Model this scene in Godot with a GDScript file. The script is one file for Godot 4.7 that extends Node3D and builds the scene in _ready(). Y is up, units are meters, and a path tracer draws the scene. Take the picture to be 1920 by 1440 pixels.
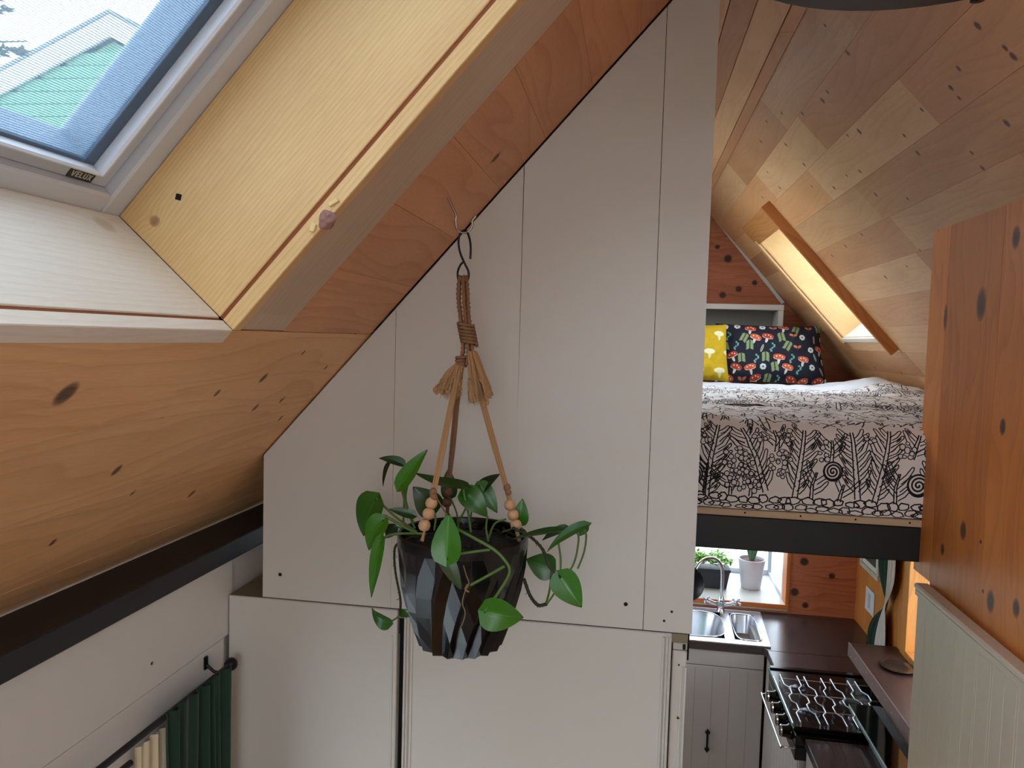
extends Node3D
# Loft of a small timber house: hanging pothos, white partition, skylit pine ceilings, bed loft and kitchen beyond.

const RL := Vector3(0.66874, 0.74350, 0.0)      # up the left roof slope
const NL := Vector3(-0.74350, 0.66874, 0.0)     # out through the left roof slope
const RR := Vector3(0.66874, -0.74350, 0.0)     # down the right roof slope
const NR := Vector3(0.74350, 0.66874, 0.0)      # out through the right roof slope
const WHITE_Z := -1.6
const FAR_Z := -4.6
var used := {}
var mats := {}
var tex := {}
var rng := RandomNumberGenerator.new()

class MB:
	var v := PackedVector3Array()
	var n := PackedVector3Array()
	var t := PackedVector2Array()
	var ubase := Vector2.ZERO
	var usc := Vector2.ONE
	var uorg := Vector2.ZERO
	func tri(a: Vector3, b: Vector3, c: Vector3, na: Vector3, nb: Vector3, nc: Vector3, ua := Vector2.ZERO, ub := Vector2.ZERO, uc := Vector2.ZERO):
		if (b - a).cross(c - a).dot(na + nb + nc) > 0.0:
			v.append_array([a, c, b]); n.append_array([na, nc, nb]); t.append_array([ua, uc, ub])
		else:
			v.append_array([a, b, c]); n.append_array([na, nb, nc]); t.append_array([ua, ub, uc])
	func flat(pts: Array, outward: Vector3, uvs: Array = []):
		var nn: Vector3 = (pts[1] - pts[0]).cross(pts[2] - pts[0]).normalized()
		if nn.dot(outward) < 0.0: nn = -nn
		for i in range(1, pts.size() - 1):
			if uvs.is_empty(): tri(pts[0], pts[i], pts[i + 1], nn, nn, nn)
			else: tri(pts[0], pts[i], pts[i + 1], nn, nn, nn, uvs[0], uvs[i], uvs[i + 1])
	func uvl(p: Vector3, ax: int, g: int) -> Vector2:
		var o := 3 - ax - g
		if ax == g:
			o = (g + 2) % 3
			return (Vector2(p[(g + 1) % 3], p[o]) + ubase - uorg) * usc
		return (Vector2(p[g], p[o]) + ubase - uorg) * usc
	# chamfered box; g is the axis the grain runs along
	func box(c: Vector3, s: Vector3, ch := 0.002, g := 0, B := Basis.IDENTITY):
		var h := s * 0.5
		ch = minf(ch, minf(h.x, minf(h.y, h.z)) * 0.9)
		for a in 3:
			var b := (a + 1) % 3
			var d := (a + 2) % 3
			for sg in [-1.0, 1.0]:
				var q: Array = []
				var uu: Array = []
				for k in [[-1, -1], [1, -1], [1, 1], [-1, 1]]:
					var p := Vector3.ZERO
					p[a] = sg * h[a]; p[b] = k[0] * (h[b] - ch); p[d] = k[1] * (h[d] - ch)
					q.append(c + B * p); uu.append(uvl(p, a, g))
				var out := Vector3.ZERO
				out[a] = sg
				flat(q, B * out, uu)
		if ch <= 0.0: return
		for a in 3:
			var b := (a + 1) % 3
			var d := (a + 2) % 3
			for sb in [-1.0, 1.0]:
				for sd in [-1.0, 1.0]:
					var q: Array = []
					var uu: Array = []
					for k in [[-1, 0], [1, 0], [1, 1], [-1, 1]]:
						var p := Vector3.ZERO
						p[a] = k[0] * (h[a] - ch)
						p[b] = sb * (h[b] - (ch if k[1] == 1 else 0.0))
						p[d] = sd * (h[d] - (0.0 if k[1] == 1 else ch))
						q.append(c + B * p); uu.append(uvl(p, b, g))
					var out := Vector3.ZERO
					out[b] = sb; out[d] = sd
					flat(q, B * out, uu)
		for sx in [-1.0, 1.0]:
			for sy in [-1.0, 1.0]:
				for sz in [-1.0, 1.0]:
					var o := Vector3(sx, sy, sz)
					var p0 := o * Vector3(h.x, h.y - ch, h.z - ch)
					var p1 := o * Vector3(h.x - ch, h.y, h.z - ch)
					var p2 := o * Vector3(h.x - ch, h.y - ch, h.z)
					flat([c + B * p0, c + B * p1, c + B * p2], B * o, [uvl(p0, 0, g), uvl(p1, 0, g), uvl(p2, 0, g)])
	func span(lo: Vector3, hi: Vector3, ch := 0.002, g := 0):
		box((lo + hi) * 0.5, (hi - lo).abs(), ch, g)
	# outline in the plane of axes X and Y, drawn out along N by depth from origin O
	func prism(pts: PackedVector2Array, O: Vector3, X: Vector3, Y: Vector3, N: Vector3, d0: float, d1: float, swap := false):
		var idx := Geometry2D.triangulate_polygon(pts)
		for side in 2:
			var nn := N * (1.0 if side == 1 else -1.0)
			var d := d1 if side == 1 else d0
			for i in range(0, idx.size(), 3):
				var P: Array = []
				var U: Array = []
				for k in 3:
					var q := pts[idx[i + k]]
					P.append(O + X * q.x + Y * q.y + N * d)
					var r := Vector2(q.y, q.x) if swap else q
					U.append((r + ubase - uorg) * usc)
				tri(P[0], P[1], P[2], nn, nn, nn, U[0], U[1], U[2])
		var mid := Vector2.ZERO
		for q in pts: mid += q / pts.size()
		for i in pts.size():
			var a := pts[i]
			var b := pts[(i + 1) % pts.size()]
			var e := (b - a).orthogonal().normalized()
			if Geometry2D.is_point_in_polygon((a + b) * 0.5 + e * 0.0005, pts): e = -e
			var nn := (X * e.x + Y * e.y)
			var A := O + X * a.x + Y * a.y
			var C := O + X * b.x + Y * b.y
			flat([A + N * d0, C + N * d0, C + N * d1, A + N * d1], nn, [(a + ubase - uorg) * usc, (b + ubase - uorg) * usc, (b + ubase - uorg) * usc + Vector2(0, .01), (a + ubase - uorg) * usc + Vector2(0, .01)])
	func lathe(prof: PackedVector2Array, c: Vector3, seg := 24, B := Basis.IDENTITY, smooth := true):
		for i in prof.size() - 1:
			var p := prof[i]
			var q := prof[i + 1]
			var e := (q - p)
			if e.length() < 1e-7: continue
			var nn := Vector2(e.y, -e.x).normalized()
			var na := nn
			var nb := nn
			if smooth and i > 0:
				var e0 := p - prof[i - 1]
				var n0 := Vector2(e0.y, -e0.x).normalized()
				if n0.dot(nn) > 0.6: na = (n0 + nn).normalized()
			if smooth and i < prof.size() - 2:
				var e1 := prof[i + 2] - q
				var n1 := Vector2(e1.y, -e1.x).normalized()
				if n1.dot(nn) > 0.6: nb = (n1 + nn).normalized()
			for k in seg:
				var a0 := TAU * k / seg
				var a1 := TAU * (k + 1) / seg
				var d0 := Vector3(cos(a0), 0, sin(a0))
				var d1 := Vector3(cos(a1), 0, sin(a1))
				var P := c + B * (d0 * p.x + Vector3.UP * p.y)
				var Q := c + B * (d1 * p.x + Vector3.UP * p.y)
				var R := c + B * (d1 * q.x + Vector3.UP * q.y)
				var S := c + B * (d0 * q.x + Vector3.UP * q.y)
				var u0 := float(k) / seg
				var u1 := float(k + 1) / seg
				var m0 := B * (d0 * na.x + Vector3.UP * na.y)
				var m1 := B * (d1 * na.x + Vector3.UP * na.y)
				var m2 := B * (d1 * nb.x + Vector3.UP * nb.y)
				var m3 := B * (d0 * nb.x + Vector3.UP * nb.y)
				if p.x > 1e-6: tri(P, Q, R, m0, m1, m2, Vector2(u0, p.y), Vector2(u1, p.y), Vector2(u1, q.y))
				if q.x > 1e-6: tri(P, R, S, m0, m2, m3, Vector2(u0, p.y), Vector2(u1, q.y), Vector2(u0, q.y))
	func tube(pts: Array, r, sides := 8, cap := true):
		var X := Vector3.ZERO
		var rings: Array = []
		var dirs: Array = []
		for i in pts.size():
			var d: Vector3 = pts[mini(i + 1, pts.size() - 1)] - pts[maxi(i - 1, 0)]
			d = d.normalized()
			if i == 0:
				X = d.cross(Vector3.UP if absf(d.y) < 0.9 else Vector3.RIGHT).normalized()
			else:
				X = (X - d * X.dot(d)).normalized()
			var Y := d.cross(X)
			var rr: float = r[i] if r is Array else r
			var ring: Array = []
			var rd: Array = []
			for k in sides:
				var a := TAU * k / sides
				var o := X * cos(a) + Y * sin(a)
				ring.append(pts[i] + o * rr); rd.append(o)
			rings.append(ring); dirs.append(rd)
		var len := 0.0
		for i in pts.size() - 1:
			var l2: float = len + (pts[i + 1] - pts[i]).length()
			for k in sides:
				var j := (k + 1) % sides
				var u0 := float(k) / sides
				var u1 := float(k + 1) / sides
				tri(rings[i][k], rings[i][j], rings[i + 1][j], dirs[i][k], dirs[i][j], dirs[i + 1][j], Vector2(len, u0) * usc, Vector2(len, u1) * usc, Vector2(l2, u1) * usc)
				tri(rings[i][k], rings[i + 1][j], rings[i + 1][k], dirs[i][k], dirs[i + 1][j], dirs[i + 1][k], Vector2(len, u0) * usc, Vector2(l2, u1) * usc, Vector2(l2, u0) * usc)
			len = l2
		if cap:
			flat(rings[0], pts[0] - pts[1])
			flat(rings[-1], pts[-1] - pts[-2])
	# twisted cord of three strands
	func rope(pts: Array, R: float, pitch: float, strands := 3):
		var n0 := pts.size()
		for s in strands:
			var q: Array = []
			var len := 0.0
			var X := Vector3.ZERO
			for i in n0:
				var d: Vector3 = (pts[mini(i + 1, n0 - 1)] - pts[maxi(i - 1, 0)]).normalized()
				if i == 0: X = d.cross(Vector3.UP if absf(d.y) < 0.9 else Vector3.RIGHT).normalized()
				else:
					X = (X - d * X.dot(d)).normalized()
					len += (pts[i] - pts[i - 1]).length()
				var Y := d.cross(X)
				var a := TAU * (len / pitch + float(s) / strands)
				q.append(pts[i] + (X * cos(a) + Y * sin(a)) * R * 0.5)
			tube(q, R * 0.56, 6)
	func grid(nu: int, nv: int, f: Callable, uvf: Callable, outward := Vector3.ZERO):
		var P: Array = []
		for j in nv + 1:
			for i in nu + 1: P.append(f.call(float(i) / nu, float(j) / nv))
		var N: Array = []
		for j in nv + 1:
			for i in nu + 1:
				var a: Vector3 = P[j * (nu + 1) + mini(i + 1, nu)] - P[j * (nu + 1) + maxi(i - 1, 0)]
				var b: Vector3 = P[mini(j + 1, nv) * (nu + 1) + i] - P[maxi(j - 1, 0) * (nu + 1) + i]
				var nn := a.cross(b).normalized()
				if outward != Vector3.ZERO and nn.dot(outward) < 0.0: nn = -nn
				N.append(nn)
		for j in nv:
			for i in nu:
				var k0 := j * (nu + 1) + i
				var k1 := k0 + 1
				var k2 := k0 + nu + 2
				var k3 := k0 + nu + 1
				var U: Array = []
				for q in [[i, j], [i + 1, j], [i + 1, j + 1], [i, j + 1]]: U.append(uvf.call(float(q[0]) / nu, float(q[1]) / nv))
				tri(P[k0], P[k1], P[k2], N[k0], N[k1], N[k2], U[0], U[1], U[2])
				tri(P[k0], P[k2], P[k3], N[k0], N[k2], N[k3], U[0], U[2], U[3])
	func ball(c: Vector3, r: Vector3, seg := 14, rings := 9):
		grid(seg, rings, func(a, b): return c + r * Vector3(cos(a * TAU) * sin(b * PI), cos(b * PI), sin(a * TAU) * sin(b * PI)), func(a, b): return Vector2(a, b))
		for i in range(n.size()):
			pass
	func mesh(m: Material) -> ArrayMesh:
		var arr := []
		arr.resize(Mesh.ARRAY_MAX)
		arr[Mesh.ARRAY_VERTEX] = v; arr[Mesh.ARRAY_NORMAL] = n; arr[Mesh.ARRAY_TEX_UV] = t
		var am := ArrayMesh.new()
		am.add_surface_from_arrays(Mesh.PRIMITIVE_TRIANGLES, arr)
		am.surface_set_material(0, m)
		return am

func smooth(pts: Array, per := 6) -> Array:
	var o: Array = []
	for i in pts.size() - 1:
		var p0: Vector3 = pts[maxi(i - 1, 0)]
		var p1: Vector3 = pts[i]
		var p2: Vector3 = pts[i + 1]
		var p3: Vector3 = pts[mini(i + 2, pts.size() - 1)]
		for k in per: o.append(p1.cubic_interpolate(p2, p0, p3, float(k) / per))
	o.append(pts[-1])
	return o

func numbered(called: String) -> String:
	if not used.has(called):
		used[called] = 0
		return called
	used[called] += 1
	return "%s_%03d" % [called, used[called]]

func world_of(o: Node) -> Vector3:
	var p := Vector3.ZERO
	while o is Node3D and o != self:
		p += o.position
		o = o.get_parent()
	return p

# commits what mb collected as one named mesh, given in room coordinates
func obj(called: String, mb: MB, m: Material, parent: Node = null) -> MeshInstance3D:
	var o := MeshInstance3D.new()
	o.mesh = mb.mesh(m)
	if parent == null:
		o.name = numbered(called)
		add_child(o, true)
	else:
		o.name = called
		o.position = -world_of(parent)
		parent.add_child(o, true)
	return o

func thing(called: String, at: Vector3, label: String, category: String, group := "") -> Node3D:
	var o := Node3D.new()
	o.name = numbered(called)
	o.position = at
	add_child(o, true)
	return tag(o, label, category, group)

func tag(o: Node3D, label: String, category: String, group := "", kind := "") -> Node3D:
	o.set_meta("label", label)
	o.set_meta("category", category)
	if group: o.set_meta("group", group)
	if kind: o.set_meta("kind", kind)
	return o

func structure(called: String, label: String, category: String, mb: MB = null, m: Material = null) -> Node3D:
	var o: Node3D
	if mb: o = obj(called, mb, m)
	else:
		o = Node3D.new()
		o.name = numbered(called)
		add_child(o, true)
	return tag(o, label, category, "", "structure")

func lp(z: float, s: float, n: float) -> Vector3: return Vector3(-0.572, 2.47, z) + RL * s + NL * n
func rp(z: float, s: float, n: float) -> Vector3: return Vector3(0.367, 3.2607, z) + RR * s + NR * n

func mat(key: String, c: Color, rough := 0.6, metal := 0.0, img := "", spec := 0.5) -> StandardMaterial3D:
	if mats.has(key): return mats[key]
	var m := StandardMaterial3D.new()
	m.albedo_color = c
	m.roughness = rough
	m.metallic = metal
	m.metallic_specular = spec
	if img: m.albedo_texture = ImageTexture.create_from_image(tex[img])
	mats[key] = m
	return m

# ---- procedural wood: grain runs along u; each texture covers a rectangle of its plane in metres
func wood_job(d: Dictionary) -> Image:
	var w: int = d.w
	var h: int = d.h
	var lu: float = d.lu
	var lv: float = d.lv
	var u0: float = d.get("u0", 0.0)
	var v0: float = d.get("v0", 0.0)
	var base: Color = d.base
	var dark: Color = d.dark
	var freq: float = d.get("freq", 70.0)
	var con: float = d.get("con", 0.5)
	var tone: float = d.get("tone", 0.06)
	var bk: float = d.get("bend", .035)
	var bounds: Array = d.get("bounds", [])
	var kn: Array = d.get("knots", [])
	var nz := FastNoiseLite.new()
	nz.seed = d.seed
	nz.noise_type = FastNoiseLite.TYPE_SIMPLEX_SMOOTH
	nz.frequency = 1.0
	nz.fractal_type = FastNoiseLite.FRACTAL_NONE
	var fine := FastNoiseLite.new()
	fine.seed = d.seed + 7
	fine.frequency = 1.0
	fine.noise_type = FastNoiseLite.TYPE_VALUE
	fine.fractal_type = FastNoiseLite.FRACTAL_NONE
	var r := RandomNumberGenerator.new()
	r.seed = d.seed
	var shift: Array = []
	var tint: Array = []
	for i in bounds.size() + 1:
		shift.append(r.randf() * 40.0)
		tint.append(r.randf_range(-tone, tone))
	var data := PackedByteArray()
	data.resize(w * h * 3)
	var core := Color(0.27, 0.17, 0.11)
	if d.has("core"): core = d.core
	var at := 0
	var bi := 0
	for y in h:
		var v := v0 + (y + 0.5) / h * lv
		while bi < bounds.size() and v > bounds[bi]: bi += 1
		var near: Array = []
		for k in kn:
			if absf(v - k[1]) < k[3] * 6.0: near.append(k)
		var sh: float = shift[bi]
		var tt: float = tint[bi]
		for x in w:
			var u := u0 + (x + 0.5) / w * lu
			var bend := nz.get_noise_2d(u * 1.1 + sh, v * 5.0 + sh) * bk
			var vv := v + bend
			var kd := 9.0
			for k in near:
				var a: float = (u - k[0]) / k[2]
				var b: float = (v - k[1]) / k[3]
				var dd := a * a + b * b
				if dd < 36.0:
					vv += k[3] * 1.5 * exp(-dd / 7.0)
					kd = minf(kd, dd)
			var g := vv * freq + nz.get_noise_2d(u * 2.0 + sh, vv * 14.0 + 9.0) * 0.8
			var f := g - floorf(g)
			var late := f * f * f * (1.0 if f < 0.93 else (1.0 - f) / 0.07)
			var pore := fine.get_noise_2d(u * 60.0, v * 900.0 + sh)
			var mix := con * late + 0.10 * pore + 0.12 * nz.get_noise_2d(u * 3.0 + 5.0, v * 7.0 + sh)
			var cr := base.r + (dark.r - base.r) * mix + tt
			var cg := base.g + (dark.g - base.g) * mix + tt * 0.85
			var cb := base.b + (dark.b - base.b) * mix + tt * 0.6
			if kd < 2.6:
				var e := clampf((2.6 - kd) / 1.9, 0.0, 1.0)
				e = e * (0.82 + 0.15 * pore)
				cr += (core.r - cr) * e; cg += (core.g - cg) * e; cb += (core.b - cb) * e
			data[at] = clampi(int(cr * 255.0), 0, 255)
			data[at + 1] = clampi(int(cg * 255.0), 0, 255)
			data[at + 2] = clampi(int(cb * 255.0), 0, 255)
			at += 3
	return Image.create_from_data(w, h, false, Image.FORMAT_RGB8, data)

func knots(list: Array, rv: float, ru: float, swap := false) -> Array:
	var o: Array = []
	for i in range(0, list.size(), 2):
		var k := 0.7 + 0.6 * fposmod(sin(i * 12.9) * 437.5, 1.0)
		if swap: o.append([list[i + 1], list[i], ru * k, rv * k])
		else: o.append([list[i], list[i + 1], ru * k, rv * k])
	return o

func make_wood():
	var jobs := {}
	var lc := [-1.334,-.051, -1.337,-.195, -1.138,-.138, -1.432,-.184, -1.147,-.373, -1.029,-.45, -1.398,-.447, -1.423,.452, -1.514,-.248, -1.26,-.112, -1.514,-.098, -1.034,-.292]
	var lk := knots(lc, .0065, .0045)
	lk.append([-.78, -.106, .010, .013])
	lk.append([-1.423, .452, .007, .009])
	jobs["left"] = {w = 1536, h = 1290, u0 = -1.62, v0 = -.62, lu = 2.0, lv = 1.68, base = Color(.88, .70, .50), dark = Color(.70, .49, .30), seed = 11, freq = 24.0, con = .30, tone = .03, bounds = [-.56, -.37, -.18, 0., .14, .28, .42, .56, .70, .84, 1.0], knots = lk}
	var rc := [-1.901,.061, -1.909,.143, -1.606,.337, -1.674,.357, -1.677,.383, -1.455,.362, -1.454,.382, -1.61,.476, -2.146,.162, -2.209,.166, -2.242,.281, -2.163,.295, -2.389,.143, -2.52,.088, -2.685,.059, -2.885,.079, -2.696,.159, -2.691,.25, -2.786,.321, -3.101,.245, -2.351,.38, -2.456,.366, -2.619,.373, -2.38,.462, -1.826,.354, -1.978,.376, -1.987,.429, -1.789,.493, -1.799,.534, -2.223,.517, -3.4,.218, -3.086,.168, -1.47,.302, -3.18,.579, -2.956,.566, -3.95,1.19, -3.603,1.205, -2.595,.71, -2.839,.728, -2.411,.672, -2.725,.552]
	var rb: Array = []
	for i in 13: rb.append(.135 * (i + 1))
	jobs["right"] = {w = 1600, h = 860, u0 = -4.62, v0 = 0., lu = 3.4, lv = 1.76, base = Color(.83, .66, .48), dark = Color(.66, .47, .30), seed = 23, freq = 34.0, con = .22, tone = .05, bounds = rb, knots = knots(rc, .0055, .0042)}
	var pr := [-1.921,2.58, -1.939,2.043, -2.207,2.807, -1.671,1.949, -2.051,1.967, -1.988,2.812, -1.781,1.925, -1.776,2.714, -1.779,2.31]
	var pk := knots(pr, .010, .014, true)
	pk.append([2.58, -1.921, .027, .017])
	pk.append([2.556, -2.122, .024, .008])
	jobs["panel"] = {w = 900, h = 800, u0 = 1.85, v0 = -2.25, lu = 1.0, lv = .9, base = Color(.84, .50, .21), dark = Color(.66, .34, .12), seed = 31, freq = 20.0, con = .36, tone = .05, bounds = [-2.12, -1.83, -1.6], knots = pk, core = Color(.24, .12, .07)}
	var fw := [.455,3.036, .518,2.969, .586,2.794, .497,2.758, .674,2.832, 1.046,.956, 1.028,1.215, .983,1.03, 1.185,1.142]
	jobs["far"] = {w = 512, h = 1024, u0 = .3, v0 = .85, lu = 1.1, lv = 2.4, base = Color(.80, .49, .33), dark = Color(.62, .33, .20), seed = 41, freq = 26.0, con = .5, tone = .05, bounds = [.99, 1.13, 1.27, 1.41, 1.55, 1.69, 1.83, 1.97, 2.11, 2.25, 2.39, 2.53, 2.67, 2.81, 2.95, 3.09], knots = knots(fw, .014, .014), core = Color(.13, .07, .05)}
	jobs["jamb"] = {w = 1400, h = 512, u0 = -.02, v0 = 0., lu = .68, lv = .25, base = Color(.87, .72, .49), dark = Color(.70, .51, .30), seed = 53, bend = .007, freq = 150.0, con = .36, tone = .0, knots = [[.033, .196, .006, .006]], core = Color(.62, .45, .32)}
	jobs["sill"] = {w = 1024, h = 400, u0 = -1.05, v0 = -.01, lu = .64, lv = .26, base = Color(.90, .86, .80), dark = Color(.78, .70, .60), seed = 61, bend = .014, freq = 80.0, con = .22, tone = .0, knots = [[-.958, .212, .013, .011]], core = Color(.80, .74, .62)}
	jobs["pale"] = {w = 1024, h = 256, lu = 1.2, lv = .3, base = Color(.79, .71, .62), dark = Color(.67, .57, .47), seed = 71, bend = .012, freq = 60.0, con = .25, tone = .0, knots = []}
	jobs["pine"] = {w = 1024, h = 512, lu = 1.2, lv = .6, base = Color(.83, .62, .36), dark = Color(.64, .42, .20), seed = 83, freq = 45.0, con = .5, tone = .0, knots = [[.3, .2, .012, .012], [.9, .42, .015, .012], [.62, .5, .008, .009]]}
	jobs["brown"] = {w = 512, h = 256, lu = 1.2, lv = .6, base = Color(.27, .235, .24), dark = Color(.18, .155, .16), seed = 91, freq = 40.0, con = .5, tone = .0, knots = []}
	var names := jobs.keys()
	var out: Array = []
	out.resize(names.size())
	var id := WorkerThreadPool.add_group_task(func(i): out[i] = wood_job(jobs[names[i]]), names.size())
	WorkerThreadPool.wait_for_group_task_completion(id)
	for i in names.size():
		tex[names[i]] = out[i]
		var d: Dictionary = jobs[names[i]]
		tex[names[i] + "_s"] = Vector2(1.0 / d.lu, 1.0 / d.lv)
		tex[names[i] + "_o"] = Vector2(d.get("u0", 0.0), d.get("v0", 0.0))

func wb(which: String, ub := Vector2.INF) -> MB:      # mesh builder set up for a wood texture
	var b := MB.new()
	b.usc = tex[which + "_s"]
	b.uorg = tex[which + "_o"]
	b.ubase = ub if ub != Vector2.INF else Vector2(rng.randf() * 3.0, rng.randf() * 3.0)
	return b

func wm(which: String, rough := 0.5, tint := Color.WHITE, key := "") -> StandardMaterial3D:
	return mat("wood_" + which + key, tint, rough, 0.0, which)

func _ready():
	rng.seed = 7
	var cam := Camera3D.new()
	cam.name = "camera"
	cam.position = Vector3(0, 2.47, 0)
	cam.rotation_degrees = Vector3(-3.4297, 9.0622, 1.6208)
	cam.fov = 53.612
	cam.near = 0.02
	add_child(cam)
	var env := Environment.new()
	var sky := Sky.new()
	var sm := ProceduralSkyMaterial.new()
	sm.sky_top_color = Color(0.84, 0.91, 0.98)
	sm.sky_horizon_color = Color(0.97, 0.98, 1.0)
	sm.sky_curve = 0.2
	sm.ground_horizon_color = Color(0.75, 0.78, 0.76)
	sm.ground_bottom_color = Color(0.45, 0.47, 0.42)
	sm.sun_angle_max = 0.0
	sky.sky_material = sm
	env.sky = sky
	env.background_mode = Environment.BG_SKY
	env.background_energy_multiplier = 2.6
	env.ambient_light_source = Environment.AMBIENT_SOURCE_SKY
	env.tonemap_mode = Environment.TONE_MAPPER_LINEAR
	env.tonemap_exposure = 3.0
	env.sdfgi_enabled = true
	env.ssao_enabled = true
	env.ssil_enabled = true
	var we := WorldEnvironment.new()
	we.name = "environment"
	we.environment = env
	add_child(we)
	make_wood()
	make_prints()
	make_materials()
	build_shell()
	build_ceilings()
	build_skylight()
	build_partition()
	build_side_walls()
	build_loft()
	build_kitchen()
	build_planter()
	build_outside()

func make_materials():
	mat("white", Color(.785, .77, .735), .42)
	mat("left_white", Color(.84, .83, .81), .5)
	mat("cream_paint", Color(.85, .785, .70), .45)
	mat("white_dull", Color(.86, .85, .83), .7)
	mat("dark", Color(.10, .105, .13), .5)
	mat("black_gap", Color(.04, .04, .04), .9)
	mat("roof", Color(.3, .3, .32), .9)
	mat("frame_grey", Color(.80, .82, .85), .4)
	mat("frame_ridge", Color(.88, .91, .95), .35)
	mat("gasket", Color(.33, .42, .52), .6)
	mat("sash", Color(.40, .49, .60), .6)
	mat("steel", Color(.78, .79, .81), .28, 1.0)
	mat("chrome", Color(.86, .87, .9), .12, 1.0)
	mat("black_metal", Color(.03, .03, .035), .4, .3)
	mat("zinc", Color(.68, .66, .62), .35, 1.0)
	mat("groove", Color(.52, .27, .11), .8)
	mat("screw", Color(.35, .34, .33), .4, .8)
	mat("hole", Color(.05, .045, .04), .9)
	mat("green_cloth", Color(.075, .20, .145), .9).rim_enabled = true
	mat("cream_cloth", Color(.84, .79, .68), .9).backlight = Color(.4, .38, .33)
	mat("black_enamel", Color(.03, .033, .04), .18)
	mat("glass_black", Color(.015, .016, .02), .06)
	var g := mat("pane", Color(.92, .97, .98, .06), .02)
	g.transparency = BaseMaterial3D.TRANSPARENCY_ALPHA

func build_shell():
	# floor, right and left walls, back wall with a window, far wall, roof slabs
	var b := wb("pine")
	b.span(Vector3(-1.0, -.06, -5.3), Vector3(1.45, 0, 2.1), .004, 2)
	structure("floor", "plain wooden floor far below the loft", "floor", b, wm("pine", .5))
	# back wall behind the viewer with a wide gable window
	b = MB.new()
	b.span(Vector3(-1.0, 0, 2.0), Vector3(1.45, 1.5, 2.1))
	b.span(Vector3(-1.0, 1.5, 2.0), Vector3(-.1, 2.35, 2.1))
	b.span(Vector3(.7, 1.5, 2.0), Vector3(1.45, 2.35, 2.1))
	b.prism(PackedVector2Array([Vector2(-1.0, 2.35), Vector2(1.45, 2.35), Vector2(1.45, 2.1), Vector2(1.5, 2.1), Vector2(.42, 3.4), Vector2(.1, 3.4), Vector2(-1.05, 2.1), Vector2(-1.0, 2.1)]), Vector3(0, 0, 2.0), Vector3.RIGHT, Vector3.UP, Vector3.BACK, 0, .1)
	structure("wall_back", "white wall with a window behind the viewer", "wall", b, mats.white_dull)
	b = MB.new()
	for x in [-.1, .64]: b.span(Vector3(x, 1.5, 2.01), Vector3(x + .06, 2.35, 2.08))
	b.span(Vector3(-.04, 1.5, 2.01), Vector3(.64, 1.56, 2.08))
	b.span(Vector3(-.04, 2.29, 2.01), Vector3(.64, 2.35, 2.08))
	var w := structure("window_1", "window in the wall behind the viewer", "window")
	obj("window_frame", b, mats.white_dull, w)
	b = MB.new()
	b.span(Vector3(-.04, 1.56, 2.04), Vector3(.64, 2.29, 2.046), 0)
	obj("pane", b, mats.pane, w)

func gable(x: float) -> float: return minf(3.2607, minf(3.1056 + 1.1118 * x, 3.6688 - 1.1118 * x))

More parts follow.
